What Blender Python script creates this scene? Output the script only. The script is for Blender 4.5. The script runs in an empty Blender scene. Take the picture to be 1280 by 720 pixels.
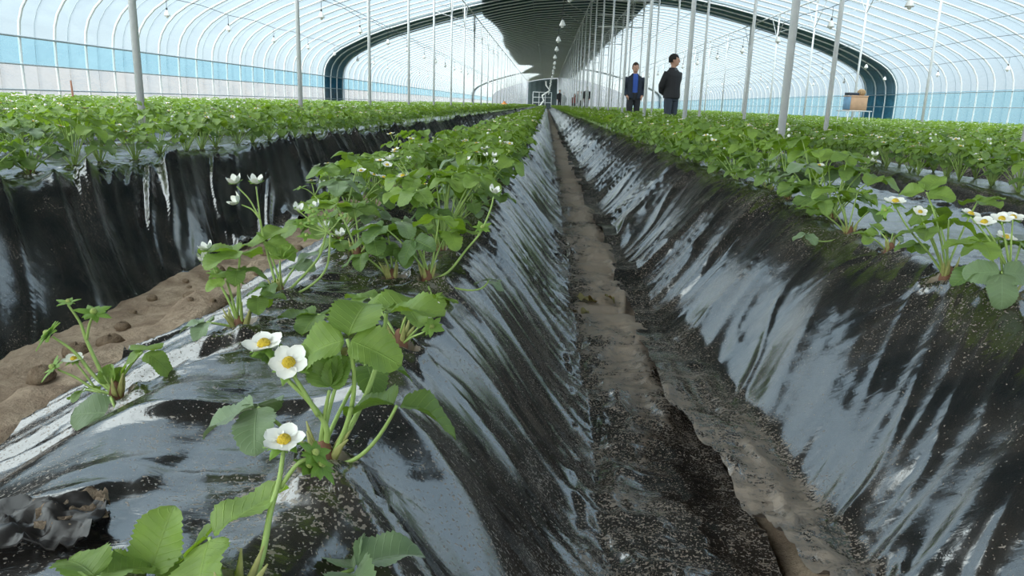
import bpy, math, random
import numpy as np
from mathutils import Vector, Matrix

random.seed(7)
rngG = np.random.default_rng(11)
PI = math.pi
scn = bpy.context.scene
COL = scn.collection

# ------------------------------------------------------------------ camera
F = 924.0
CAMZ = 0.62
def _n(v):
    v = np.array(v, float); return v/np.linalg.norm(v)
ROLL = math.radians(1.8)
_d = _n(((683-640)/F, (360-131)/F, -1))
_d2 = _n(((683-640+500*math.cos(ROLL))/F, (229-500*math.sin(ROLL))/F, -1))
_u = _n(np.cross(_d2, _d)); _r = _n(np.cross(_d, _u))
MW = np.stack([_r, _d, _u], axis=1)          # world -> camera
RC = MW.T                                    # camera -> world
cam_d = bpy.data.cameras.new('camera')
cam = bpy.data.objects.new('camera', cam_d); COL.objects.link(cam)
cam_d.sensor_width = 36.0; cam_d.lens = F*36/1280; cam_d.clip_end = 400; cam_d.clip_start = 0.02
M4 = Matrix([list(RC[i]) + [0.0] for i in range(3)] + [[0, 0, 0, 1]])
cam.matrix_world = Matrix.Translation((0, 0, CAMZ)) @ M4
scn.camera = cam
def ray(px, py):
    return RC @ np.array(((px-640)/F, (360-py)/F, -1.0))
def at_y(px, py, y):
    w = ray(px, py); w = w*(y/w[1]); return np.array((w[0], w[1], w[2]+CAMZ))
def at_z(px, py, z):
    w = ray(px, py); w = w*((z-CAMZ)/w[2]); return np.array((w[0], w[1], z))
def project(p):
    c = MW @ (np.asarray(p, float)-np.array((0, 0, CAMZ)))
    if c[2] > -0.02: return None
    return 640 + F*c[0]/-c[2], 360 - F*c[1]/-c[2], -c[2]

# ------------------------------------------------------------------ noise
def _hash(ix, iy, seed):
    n = (ix.astype(np.int64)*374761393 + iy.astype(np.int64)*668265263 + seed*144269504) & 0xffffffff
    n = ((n ^ (n >> 13))*1274126177) & 0xffffffff
    n = ((n ^ (n >> 15))*2246822519) & 0xffffffff
    return ((n ^ (n >> 16)) & 0xffffff)/float(0xffffff)
def vn(x, y, seed=0):
    x = np.asarray(x, float); y = np.asarray(y, float)
    x, y = np.broadcast_arrays(x, y)
    ix = np.floor(x); iy = np.floor(y); fx = x-ix; fy = y-iy
    ix = ix.astype(np.int64); iy = iy.astype(np.int64)
    fx = fx*fx*fx*(fx*(fx*6-15)+10); fy = fy*fy*fy*(fy*(fy*6-15)+10)
    a = _hash(ix, iy, seed); b = _hash(ix+1, iy, seed); c = _hash(ix, iy+1, seed); d = _hash(ix+1, iy+1, seed)
    return (a+(b-a)*fx)*(1-fy) + (c+(d-c)*fx)*fy
def fbm(x, y, seed=0, o=3):
    s = 0; a = 1; t = 0
    for k in range(o):
        s = s + a*vn(x*2**k, y*2**k, seed+17*k); t += a; a *= .5
    return s/t
def ridge(x, y, seed=0, p=3):
    return (1-np.abs(2*vn(x, y, seed)-1))**p
def sstep(a, b, x):
    t = np.clip((x-a)/(b-a), 0, 1); return t*t*(3-2*t)

# ------------------------------------------------------------------ mesh builder
class MB:
    def __init__(s):
        s.v = []; s.f = []; s.m = []; s.a = []; s.n = 0
    def add(s, verts, faces, mat=0, attr=None):
        verts = np.asarray(verts, float).reshape(-1, 3)
        s.v.append(verts)
        s.f += [tuple(i+s.n for i in f) for f in faces]
        s.m += [mat]*len(faces)
        s.a.append(np.zeros((len(verts), 3)) if attr is None else np.asarray(attr, float))
        s.n += len(verts); return s
    def grid(s, P, mat=0, attr=None, close_u=False):
        nu, nv = P.shape[:2]
        fs = []
        for i in range(nu if close_u else nu-1):
            for j in range(nv-1):
                i2 = (i+1) % nu
                fs.append((i*nv+j, i2*nv+j, i2*nv+j+1, i*nv+j+1))
        return s.add(P.reshape(-1, 3), fs, mat, None if attr is None else attr.reshape(-1, 3))
    def tube(s, pts, rad, n=8, mat=0, cap=True, attr=None, flat=(1, 1)):
        pts = [np.array(p, float) for p in pts]
        if not hasattr(rad, '__len__'): rad = [rad]*len(pts)
        t0 = _n(pts[1]-pts[0]); up = np.array((0, 0, 1.)) if abs(t0[2]) < .9 else np.array((0, 1., 0))
        x = _n(np.cross(up, t0))
        V = []
        for i, p in enumerate(pts):
            t = pts[min(i+1, len(pts)-1)]-pts[max(i-1, 0)]
            t = _n(t); x = _n(x - t*np.dot(x, t)); y = np.cross(t, x)
            for k in range(n):
                a = 2*PI*k/n
                V.append(p + rad[i]*(flat[0]*math.cos(a)*x + flat[1]*math.sin(a)*y))
        fs = []
        for i in range(len(pts)-1):
            for k in range(n):
                k2 = (k+1) % n
                fs.append((i*n+k, i*n+k2, (i+1)*n+k2, (i+1)*n+k))
        if cap:
            fs.append(tuple(range(n-1, -1, -1))); fs.append(tuple((len(pts)-1)*n+k for k in range(n)))
        A = None
        if attr is not None: A = np.tile(np.array(attr, float), (len(V), 1))
        return s.add(V, fs, mat, A)
    def box(s, c, size, mat=0, R=None, bev=0.0):
        sx, sy, sz = [q/2 for q in size]
        b = min(bev, sx*.9, sy*.9, sz*.9)
        if b <= 0:
            V = np.array([(x*sx, y*sy, z*sz) for x in (-1, 1) for y in (-1, 1) for z in (-1, 1)], float)
            fs = [(0, 1, 3, 2), (4, 6, 7, 5), (0, 4, 5, 1), (2, 3, 7, 6), (0, 2, 6, 4), (1, 5, 7, 3)]
        else:
            ring = []
            for (cx, cy) in ((1, 1), (-1, 1), (-1, -1), (1, -1)):
                a0 = {(1, 1): 0, (-1, 1): 90, (-1, -1): 180, (1, -1): 270}[(cx, cy)]
                for k in (0, 45, 90):
                    a = math.radians(a0+k); ring.append((cx*(sx-b)+b*math.cos(a), cy*(sy-b)+b*math.sin(a)))
            ring = np.array(ring); V = []; fs = []
            for (z, q) in ((-sz, b), (-sz+b, 0), (sz-b, 0), (sz, b)):
                for (x, y) in ring:
                    V.append((x*(sx-q)/sx, y*(sy-q)/sy, z))
            n = len(ring)
            for i in range(3):
                for k in range(n): fs.append((i*n+k, i*n+(k+1) % n, (i+1)*n+(k+1) % n, (i+1)*n+k))
            fs.append(tuple(range(n-1, -1, -1))); fs.append(tuple(3*n+k for k in range(n)))
            V = np.array(V)
        if R is not None: V = V @ np.array(R).T
        return s.add(V+np.array(c, float), fs, mat)
    def lathe(s, prof, c=(0, 0, 0), n=16, mat=0):
        P = np.array([[(r*math.cos(2*PI*k/n)+c[0], r*math.sin(2*PI*k/n)+c[1], z+c[2]) for r, z in prof] for k in range(n)])
        return s.grid(P, mat, close_u=True)
    def mesh(s, name, mats, smooth=True, attr=None):
        me = bpy.data.meshes.new(name)
        V = np.concatenate(s.v) if s.v else np.zeros((0, 3))
        me.from_pydata(V.tolist(), [], s.f)
        for m in mats: me.materials.append(m)
        if s.m and max(s.m) > 0: me.polygons.foreach_set('material_index', s.m)
        if smooth: me.polygons.foreach_set('use_smooth', [True]*len(s.f))
        if attr:
            at = me.attributes.new(attr, 'FLOAT_VECTOR', 'POINT')
            at.data.foreach_set('vector', np.concatenate(s.a).astype(np.float32).ravel())
        me.update()
        return me

def link(name, me, parent=None, loc=None):
    o = bpy.data.objects.new(name, me); COL.objects.link(o)
    if parent is not None: o.parent = parent
    if loc is not None: o.location = loc
    return o
def tag(o, label=None, cat=None, group=None, kind=None):
    if label: o['label'] = label
    if cat: o['category'] = cat
    if group: o['group'] = group
    if kind: o['kind'] = kind
    return o
def empty(name, loc, rz=0):
    o = bpy.data.objects.new(name, None); COL.objects.link(o)
    o.location = loc; o.rotation_euler = (0, 0, rz); o.empty_display_size = .05
    return o
KIDS = {}
def part(name, mb, mats, parent, smooth=True, attr=None, label=None):
    me = mb if isinstance(mb, bpy.types.Mesh) else mb.mesh(name, mats, smooth, attr)
    o = link(name, me, parent); KIDS.setdefault(parent.name, []).append(o)
    if label: o['label'] = label
    return o
def copy_tree(o, parent=None):
    c = o.copy(); COL.objects.link(c)
    if parent is not None: c.parent = parent
    for ch in KIDS.get(o.name, []):
        k = copy_tree(ch, c); KIDS.setdefault(c.name, []).append(k)
    return c
ORD = ['nearest', 'second', 'third', 'fourth', 'fifth', 'sixth', 'seventh', 'eighth', 'ninth', 'tenth', 'eleventh', 'twelfth', 'thirteenth',
       'fourteenth', 'fifteenth', 'sixteenth', 'seventeenth', 'eighteenth', 'nineteenth', 'twentieth']

# ------------------------------------------------------------------ materials
def newmat(name):
    m = bpy.data.materials.new(name); m.use_nodes = True
    nt = m.node_tree; nt.nodes.clear()
    out = nt.nodes.new('ShaderNodeOutputMaterial')
    return m, nt, out
class NT:
    def __init__(s, nt): s.t = nt
    def n(s, typ, ins=None, **kw):
        nd = s.t.nodes.new(typ)
        for k, v in kw.items(): setattr(nd, k, v)
        for k, v in (ins or {}).items():
            if isinstance(v, bpy.types.NodeSocket): s.t.links.new(v, nd.inputs[k])
            else: nd.inputs[k].default_value = v
        return nd
    def math(s, op, a, b=None, c=None, clamp=False):
        nd = s.t.nodes.new('ShaderNodeMath'); nd.operation = op; nd.use_clamp = clamp
        for i, v in enumerate((a, b, c)):
            if v is None: continue
            if isinstance(v, bpy.types.NodeSocket): s.t.links.new(v, nd.inputs[i])
            else: nd.inputs[i].default_value = v
        return nd.outputs[0]
    def mix(s, fac, a, b):
        nd = s.t.nodes.new('ShaderNodeMix'); nd.data_type = 'RGBA'
        for i, v in ((0, fac), (6, a), (7, b)):
            if isinstance(v, bpy.types.NodeSocket): s.t.links.new(v, nd.inputs[i])
            else: nd.inputs[i].default_value = (v if i == 0 else (tuple(v)+(1,) if len(v) == 3 else v))
        return nd.outputs[2]
    def mapr(s, v, a, b, c=0, d=1, smooth=True):
        nd = s.t.nodes.new('ShaderNodeMapRange')
        if smooth: nd.interpolation_type = 'SMOOTHSTEP'
        s.t.links.new(v, nd.inputs[0])
        for i, q in ((1, a), (2, b), (3, c), (4, d)): nd.inputs[i].default_value = q
        return nd.outputs[0]
    def noise(s, vec, scale, detail=3, rough=.55, dist=0.0):
        nd = s.n('ShaderNodeTexNoise', {'Scale': scale, 'Detail': detail, 'Roughness': rough, 'Distortion': dist})
        if vec is not None: s.t.links.new(vec, nd.inputs['Vector'])
        return nd.outputs['Fac']
def simple(name, col, rough=.5, metal=0.0, spec=.5, var=0.0, vscale=20, ior=None, bump=0):
    m, nt, out = newmat(name); q = NT(nt)
    b = q.n('ShaderNodeBsdfPrincipled', {'Base Color': tuple(col)+(1,), 'Roughness': rough, 'Metallic': metal, 'Specular IOR Level': spec})
    if ior: b.inputs['IOR'].default_value = ior
    if var > 0 or bump > 0:
        tc = q.n('ShaderNodeTexCoord').outputs['Object']
        nz = q.noise(tc, vscale, 4)
        if var > 0:
            c = q.mix(nz, tuple(x*(1-var) for x in col), tuple(min(1, x*(1+var)) for x in col))
            nt.links.new(c, b.inputs['Base Color'])
        if bump > 0:
            bp = q.n('ShaderNodeBump', {'Strength': bump, 'Distance': .01, 'Height': nz})
            nt.links.new(bp.outputs[0], b.inputs['Normal'])
    nt.links.new(b.outputs[0], out.inputs[0])
    return m

def mulch_material(name, black=(.012, .013, .015), rough=.07, ior=2.7):
    m, nt, out = newmat(name); q = NT(nt)
    tc = q.n('ShaderNodeTexCoord').outputs['Object']
    dirt = q.n('ShaderNodeAttribute', attribute_name='dirt').outputs['Fac']
    nb = q.noise(tc, 7, 5, .6, .6)
    nf = q.noise(tc, 55, 4, .65, .3)
    mp = q.n('ShaderNodeMapping', {'Vector': tc, 'Scale': (120, 260, 120)})
    sp = q.noise(mp.outputs[0], 1.0, 2, .6)
    mp2 = q.n('ShaderNodeMapping', {'Vector': tc, 'Scale': (14, 90, 14)})
    st = q.noise(mp2.outputs[0], 1.0, 3, .6, .4)
    v = q.math('ADD', dirt, q.math('MULTIPLY', q.math('SUBTRACT', nb, .5), 1.1))
    v = q.math('ADD', v, q.math('MULTIPLY', q.math('SUBTRACT', nf, .5), .7))
    v = q.math('ADD', v, q.math('MULTIPLY', q.math('SUBTRACT', st, .5), .35))
    cake = q.mapr(v, .47, .78)
    # loose specks of dried soil, thicker where the film is dirtier
    th = q.math('SUBTRACT', .722, q.math('MULTIPLY', dirt, .30))
    sp2 = q.noise(q.n('ShaderNodeMapping', {'Vector': tc, 'Scale': (330, 330, 330)}).outputs[0], 1.0, 1, .5)
    sp = q.math('MAXIMUM', sp, q.math('MULTIPLY', sp2, 1.0))
    spk = q.mapr(q.math('SUBTRACT', q.math('ADD', sp, q.math('MULTIPLY', q.math('SUBTRACT', nb, .5), .35)), th), 0.0, .03)
    dustv = q.math('MULTIPLY', q.mapr(nb, .3, .7), .11)
    dustv = q.math('ADD', dustv, q.math('MULTIPLY', dirt, .12))
    mask = q.math('MAXIMUM', q.math('MULTIPLY', cake, .93), q.math('MULTIPLY', spk, .75))
    mask = q.math('MAXIMUM', mask, dustv, clamp=True)
    soil = q.mix(nf, (.18, .12, .075), (.43, .315, .215))
    soil = q.mix(q.mapr(nb, .35, .6, .0, .5), soil, (.27, .205, .15))
    col = q.mix(mask, black, soil)
    rg = q.math('ADD', rough, q.math('MULTIPLY', nb, .10))
    rg = q.math('ADD', rg, q.math('MULTIPLY', mask, .65), clamp=True)
    mp3 = q.n('ShaderNodeMapping', {'Vector': tc, 'Scale': (22, 70, 22)})
    cr = q.noise(mp3.outputs[0], 1.0, 4, .6, .8)
    b1 = q.n('ShaderNodeBump', {'Strength': .30, 'Distance': .0025, 'Height': cr})
    b2 = q.n('ShaderNodeBump', {'Strength': .55, 'Distance': .004, 'Height': mask, 'Normal': b1.outputs[0]})
    b = q.n('ShaderNodeBsdfPrincipled', {'Base Color': col, 'Roughness': rg, 'IOR': ior, 'Normal': b2.outputs[0]})
    nt.links.new(b.outputs[0], out.inputs[0])
    return m
def soil_material(name, c1, c2, scale=9):
    m, nt, out = newmat(name); q = NT(nt)
    tc = q.n('ShaderNodeTexCoord').outputs['Object']
    n1 = q.noise(tc, scale, 6, .65, .4); n2 = q.noise(tc, scale*9, 5, .7)
    col = q.mix(q.mapr(n1, .3, .7), c1, c2)
    col = q.mix(q.mapr(n2, .5, .75, 0, .5), col, tuple(x*.55 for x in c1))
    h = q.math('ADD', n1, q.math('MULTIPLY', n2, .5))
    bp = q.n('ShaderNodeBump', {'Strength': .8, 'Distance': .02, 'Height': h})
    b = q.n('ShaderNodeBsdfPrincipled', {'Base Color': col, 'Roughness': .95, 'Specular IOR Level': .1, 'Normal': bp.outputs[0]})
    nt.links.new(b.outputs[0], out.inputs[0]); return m
def leaf_material(name, dark, bright, trans=.38, gloss=.42, sheen=0.0):
    m, nt, out = newmat(name); q = NT(nt)
    at = q.n('ShaderNodeAttribute', attribute_name='luv').outputs['Vector']
    sep = q.n('ShaderNodeSeparateXYZ', {'Vector': at})
    s, t, tone = sep.outputs[0], sep.outputs[1], sep.outputs[2]
    sa = q.math('ABSOLUTE', s)
    rnd = q.n('ShaderNodeObjectInfo').outputs['Random']
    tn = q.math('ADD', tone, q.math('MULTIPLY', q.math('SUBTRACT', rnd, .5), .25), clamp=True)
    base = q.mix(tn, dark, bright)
    # side veins run out and forward from the midrib
    ph = q.math('MULTIPLY', q.math('SUBTRACT', t, q.math('MULTIPLY', sa, .22)), 8.0)
    fr = q.math('ABSOLUTE', q.math('SUBTRACT', q.math('FRACT', ph), .5))
    vein = q.mapr(fr, .40, .5)
    mid = q.mapr(sa, .05, .0)
    vv = q.math('MAXIMUM', q.math('MULTIPLY', vein, .55), mid)
    geo = q.n('ShaderNodeNewGeometry')
    back = geo.outputs['Backfacing']
    lt = tuple(min(1, x*1.5+.06) for x in bright)
    col = q.mix(q.math('MULTIPLY', vv, .55), base, lt)
    tc = q.n('ShaderNodeTexCoord').outputs['Object']
    nz = q.noise(tc, 60, 3)
    col = q.mix(q.mapr(nz, .3, .75, 0, .35), col, dark)
    col2 = q.mix(q.math('MULTIPLY', back, .4), col, (.30, .42, .20))
    bp = q.n('ShaderNodeBump', {'Strength': .35, 'Distance': .002, 'Height': q.math('SUBTRACT', 1.0, vv)})
    b = q.n('ShaderNodeBsdfPrincipled', {'Base Color': col2, 'Roughness': gloss, 'Specular IOR Level': .4, 'Normal': bp.outputs[0]})
    if sheen: b.inputs['Sheen Weight'].default_value = sheen
    tcol = q.mix(.45, col, (.42, .66, .06))
    tr = q.n('ShaderNodeBsdfTranslucent', {'Color': tcol, 'Normal': bp.outputs[0]})
    ms = q.n('ShaderNodeMixShader', {0: trans, 1: b.outputs[0], 2: tr.outputs[0]})
    nt.links.new(ms.outputs[0], out.inputs[0]); return m
def film_material(name, tint, trans_fac, scol, stain=0.0):
    m, nt, out = newmat(name); q = NT(nt)
    tc = q.n('ShaderNodeTexCoord').outputs['Object']
    n1 = q.noise(tc, .9, 5, .65, .8)
    mp = q.n('ShaderNodeMapping', {'Vector': tc, 'Scale': (2.5, .8, 2.5)})
    n2 = q.noise(mp.outputs[0], 1.0, 5, .7, 1.5)
    fac = q.math('ADD', trans_fac, q.math('MULTIPLY', q.math('SUBTRACT', n2, .5), .5), clamp=True)
    c = q.mix(q.mapr(n1, .3, .75, 0, stain), scol, (.55, .42, .28))
    t = q.n('ShaderNodeBsdfTransparent', {'Color': tuple(tint)+(1,)})
    d = q.n('ShaderNodeBsdfTranslucent', {'Color': c})
    ms = q.n('ShaderNodeMixShader', {0: fac, 1: t.outputs[0], 2: d.outputs[0]})
    nt.links.new(ms.outputs[0], out.inputs[0]); return m

M = {}
M['mulch'] = mulch_material('black_mulch')
M['scrap'] = mulch_material('scrap_film', (.014, .014, .016), .28, 1.55)
M['soil'] = soil_material('furrow_soil', (.27, .195, .14), (.54, .42, .31))
M['yard'] = soil_material('yard_soil', (.50, .42, .33), (.66, .60, .52), 1.5)
M['leaf'] = leaf_material('leaf_green', (.03, .105, .010), (.34, .51, .03))
M['leaf_grey'] = leaf_material('leaf_greygreen', (.06, .11, .055), (.14, .23, .09), trans=.15, gloss=.5, sheen=.35)
M['leaf_dry'] = leaf_material('leaf_dry', (.16, .05, .02), (.30, .14, .06), trans=.2, gloss=.7)
M['stem'] = simple('stem_green', (.36, .50, .14), .45, var=.25, vscale=60)
M['stipule'] = simple('stipule', (.40, .40, .14), .6, var=.45, vscale=120)
M['stem_red'] = simple('crown_brown', (.20, .09, .05), .7, var=.4, vscale=90)
M['petal'] = simple('petal_white', (.90, .90, .84), .5, var=.06)
M['pollen'] = simple('flower_yellow', (.80, .56, .04), .6, var=.25, vscale=400, bump=.6)
M['fruit'] = simple('green_fruit', (.45, .55, .15), .5, var=.25, vscale=400, bump=.6)
M['sepal'] = leaf_material('sepal_green', (.12, .26, .04), (.32, .50, .10), trans=.3)
M['steel'] = simple('galvanised_steel', (.74, .76, .78), .45, metal=.1, var=.12, vscale=30)
M['rib'] = simple('rib_pipe', (.82, .84, .86), .4, metal=.05, var=.05)
M['wire'] = simple('wire', (.36, .42, .46), .5, metal=.3)
M['strap'] = simple('strap', (.42, .48, .54), .6)
M['band'] = simple('quilt_band_cloth', (.30, .37, .40), .95, var=.2, vscale=2.5)
M['quilt'] = simple('insulation_quilt', (.085, .115, .12), .95, var=.25, vscale=2.5)
M['lampw'] = simple('lamp_white', (.88, .88, .86), .35)
M['bulb'] = simple('bulb_glass', (.75, .75, .72), .15)
M['cable'] = simple('cable_black', (.05, .055, .06), .6)
M['film'] = film_material('roof_film', (.70, .84, .92), .22, (.38, .53, .62))
M['film_low'] = film_material('skirt_film', (.58, .69, .77), .35, (.42, .48, .52), stain=.25)
M['film_blue'] = film_material('blue_film', (.36, .66, .82), .35, (.24, .44, .56))
M['film_pale'] = film_material('pale_blue_film', (.46, .76, .90), .35, (.26, .48, .58))
# ------------------------------------------------------------------ greenhouse shell
CX = 1.95; YB, YF = -9.0, 106.0
PROF = [(9.45, 0), (9.46, .7), (9.45, 1.33), (9.36, 1.72), (9.06, 2.08), (8.5, 2.40), (7.4, 2.86), (4.9, 3.58), (2.5, 4.08), (0, 4.28)]
def catmull(P, n):
    P = np.array(P, float); Q = np.vstack([2*P[0]-P[1], P, 2*P[-1]-P[-2]]); out = []
    for i in range(1, len(Q)-2):
        for k in range(n):
            t = k/n
            out.append(.5*((2*Q[i]) + (-Q[i-1]+Q[i+1])*t + (2*Q[i-1]-5*Q[i]+4*Q[i+1]-Q[i+2])*t*t + (-Q[i-1]+3*Q[i]-3*Q[i+1]+Q[i+2])*t**3))
    out.append(P[-1]); return np.array(out)
HP = catmull(PROF, 4)
def full_profile(off=0.0):
    Lh = np.stack([CX-HP[:, 0]-off*(HP[:, 0]/9.45), HP[:, 1]+off*np.clip((HP[:, 1]-1)/2, 0, 1)], 1)
    Rh = np.stack([CX+HP[::-1, 0]+off*(HP[::-1, 0]/9.45), HP[::-1, 1]+off*np.clip((HP[::-1, 1]-1)/2, 0, 1)], 1)
    return np.vstack([Lh, Rh[1:]])
def roof_z(x):
    d = abs(x-CX); s = HP[::-1]
    return float(np.interp(d, s[:, 0], s[:, 1]))
def sheet(name, prof, ys, mat, kind='structure', jitter=0):
    P = np.array([[(x, y, z) for (x, z) in prof] for y in ys], float)
    return tag(link(name, MB().grid(P).mesh(name, [mat])), kind=kind)
FP = full_profile(.03)
ys = np.linspace(YB, YF, 60)
up = FP[FP[:, 1] > 1.36]
LX, RX = CX-9.48, CX+9.48
o = sheet('ceiling', np.vstack([[LX, 1.33], up, [RX, 1.33]]), ys, M['film'])
tag(o, 'milky film roof stretched over the pipe arches', 'roof film')
ceil_o = o
def wall(name, x, bands, label):
    mb = MB(); mats = []
    for i, (z0, z1, m) in enumerate(bands):
        P = np.array([[(x, y, z) for z in (z0, z1)] for y in ys], float); mb.grid(P, i); mats.append(m)
    return tag(link(name, mb.mesh(name, mats)), label, 'wall', kind='structure')
wall('wall_left', LX, [(0, .16, M['film_pale']), (.16, .95, M['film_low']), (.95, 1.33, M['film_blue'])], 'whitish side wall with a saturated blue roll-up band')
wall('wall_right', RX, [(0, .90, M['film_pale']), (.90, 1.28, M['film_pale']), (1.28, 1.33, M['film_blue'])], 'pale blue film side wall beyond the crate stand')
# end walls
def endwall(name, y, lab):
    P = [np.array((x, y, z)) for x, z in FP]; n = len(P)
    V = P + [np.array((x, y, 0)) for x, z in FP]
    fs = [(i, i+1, n+i+1, n+i) for i in range(n-1)]
    return tag(link(name, MB().add(V, fs).mesh(name, [M['film_low']], smooth=False)), lab, 'wall', kind='structure')
endwall('wall_back', YF, 'film end wall at the far end of the tunnel')
endwall('wall_front', YB, 'film end wall behind the camera')
# ground outside
tag(link('ground', MB().grid(np.array([[(x, y, -.06) for y in (-30, 50, 160)] for x in (-60, 0, 60)], float)).mesh('ground', [M['yard']])),
    'bare pale yard outside the greenhouse', 'ground', kind='structure')

def profile_strip(prof, y0, y1, nseg, wob=None, thick=.02):
    P = np.array([[(x, y, z) for (x, z) in prof] for y in np.linspace(y0, y1, nseg)], float)
    return P
def slab(name, P, mat, thick, label, cat):
    Q = P.copy(); Q[..., 2] += thick
    nu, nv = P.shape[:2]
    mb = MB(); mb.grid(P); mb.grid(Q[:, ::-1])
    for a, b in ((P[0], Q[0]), (P[-1], Q[-1]), (P[:, 0], Q[:, 0]), (P[:, -1], Q[:, -1])):
        mb.grid(np.stack([a, b]))
    return tag(link(name, mb.mesh(name, [mat])), label, cat)
# dark ridge quilt, ragged on its valley edge
ysq = np.concatenate([np.linspace(YB, 60, 140), np.linspace(60.5, 105.5, 80)])
P = []
for y in ysq:
    xl = -2.05 + .35*(vn(y*.11, 3.3, 5)-.5) + .10*(vn(y*.45, 8.1, 6)-.5) - .35*sstep(22, 30, y)
    if 62 < y < 76: xl += 1.0*math.sin(PI*(y-62)/14)**2
    if y > 80: xl += 1.5*math.exp(-((y-88)/6)**2)
    xr = 3.45 + .12*(vn(y*.2, 1.3, 9)-.5)
    P.append([(x, y, roof_z(x)+.055) for x in np.linspace(xl, xr, 15)])
slab('insulation_quilt', np.array(P), M['quilt'], .03, 'long dark insulation quilt lying along the roof ridge', 'quilt')
def band(name, y0, y1, label):
    pr = full_profile(.075); pr[0, 1] = .02; pr[-1, 1] = .02
    P = np.array([[(x, y, z) for x, z in pr] for y in np.linspace(y0, y1, 7)])
    Q = P.copy(); ctr = np.array((CX, 0, 1.0)); 
    dv = P-ctr; dv[..., 1] = 0; dv /= np.linalg.norm(dv, axis=-1, keepdims=True); Q = P+dv*.03
    mb = MB(); mb.grid(P); mb.grid(Q[:, ::-1])
    for a, b in ((P[0], Q[0]), (P[-1], Q[-1]), (P[:, 0], Q[:, 0]), (P[:, -1], Q[:, -1])): mb.grid(np.stack([a, b]))
    return tag(link(name, mb.mesh(name, [M['band']])), label, 'quilt')
band('quilt_band', 25.6, 28.2, 'dark quilt band wrapped right over the tunnel behind the two men')
band('quilt_band', 76.5, 78.6, 'thin dark quilt band over the tunnel near its far end')
# dark curtain with a gate frame in the end wall
P = np.array([[(x, YF-.25+.03*math.sin(x*9), z) for z in np.linspace(.0, roof_z(x)-.1, 8)] for x in np.linspace(-2.6, 1.4, 40)])
Q = P+np.array((0, .03, 0)); mb = MB(); mb.grid(P); mb.grid(Q[:, ::-1])
for a, b in ((P[0], Q[0]), (P[-1], Q[-1]), (P[:, 0], Q[:, 0]), (P[:, -1], Q[:, -1])): mb.grid(np.stack([a, b]))
tag(link('end_curtain', mb.mesh('end_curtain', [M['quilt']])), 'dark quilt curtain closing the middle of the end wall', 'curtain')
root = tag(empty('gate_frame', (-1.9, YF-.5, 0)), 'pale pipe gate frame before the dark end curtain', 'gate frame')
mbv = []
for i in range(4): part('upright', MB().tube([(i*.85, 0, 0), (i*.85, 0, 2.3)], .05, 6), [M['rib']], root)
for z in (.9, 1.6, 2.28): part('crossbar', MB().tube([(0, 0, z), (2.55, 0, z)], .045, 6), [M['rib']], root)

# ribs: one pipe arch each
pr = full_profile(-.0)
rib_me = MB().tube([(x, 0, z) for x, z in pr[::2]], .021, 7).mesh('arch_rib', [M['rib']])
strap_me = MB().tube([(x, 0, z) for x, z in full_profile(.05)[::2]], .008, 4).mesh('press_strap', [M['strap']])
RIBS = [-8.8 + .78*i for i in range(147)]
for y in RIBS:
    tag(link('arch_rib', rib_me, loc=(0, y, 0)), 'pale steel pipe arch holding up the roof film', 'arch rib', 'pipe arches of the tunnel')
for y in RIBS[:110]:
    tag(link('press_strap', strap_me, loc=(0, y+.39, 0)), 'thin strap pressing down the film midway between two pipe arches', 'strap', 'press straps over the film')
# purlins along the tunnel
def along(name, x, z, r, mat, label, cat, group, y0=YB, y1=YF, flat=(1, 1)):
    return tag(link(name, MB().tube([(x, y0, z), (x, (y0+y1)/2, z), (x, y1, z)], r, 6).mesh(name, [mat])), label, cat, group)
along('wall_rail', LX+.06, 1.33, .016, M['wire'], 'rail along the top edge of the saturated blue band', 'rail', 'wall rails')
along('wall_rail', LX+.06, .95, .012, M['wire'], 'rail along the bottom edge of the saturated blue band', 'rail', 'wall rails')
along('wall_rail', LX+.06, .60, .012, M['wire'], 'low rail on the whitish skirt below the blue band', 'rail', 'wall rails')
along('wall_rail', RX-.06, 1.29, .014, M['wire'], 'upper rail of the pale blue wall beyond the crate stand', 'rail', 'wall rails')
along('wall_rail', RX-.06, .90, .012, M['wire'], 'lower rail of the pale blue wall beyond the crate stand', 'rail', 'wall rails')
POSTX = [-2.65, 1.42, 2.86, 6.95]
for x, lab in ((-2.65, 'purlin pipe on top of the post row near the blue-banded wall'), (6.95, 'purlin pipe on top of the post row by the crate stand'),
               (1.42, 'purlin pipe over the post row beside the muddy furrow'), (2.86, 'purlin pipe over the post row where the men stand')):
    along('purlin', x, roof_z(x)-.05, .02, M['steel'], lab, 'purlin', 'purlins')
for x, lab in ((-5.2, 'thin roof wire between blue-banded wall and its post row'), (-.6, 'thin roof wire between the lamps and the blue-side posts'),
               (5.0, 'thin roof wire between the men and the crate stand posts'), (9.6, 'thin roof wire between crate stand and pale blue wall')):
    along('roof_wire', x, roof_z(x)-.04, .009, M['wire'], lab, 'wire', 'roof wires')
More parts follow.
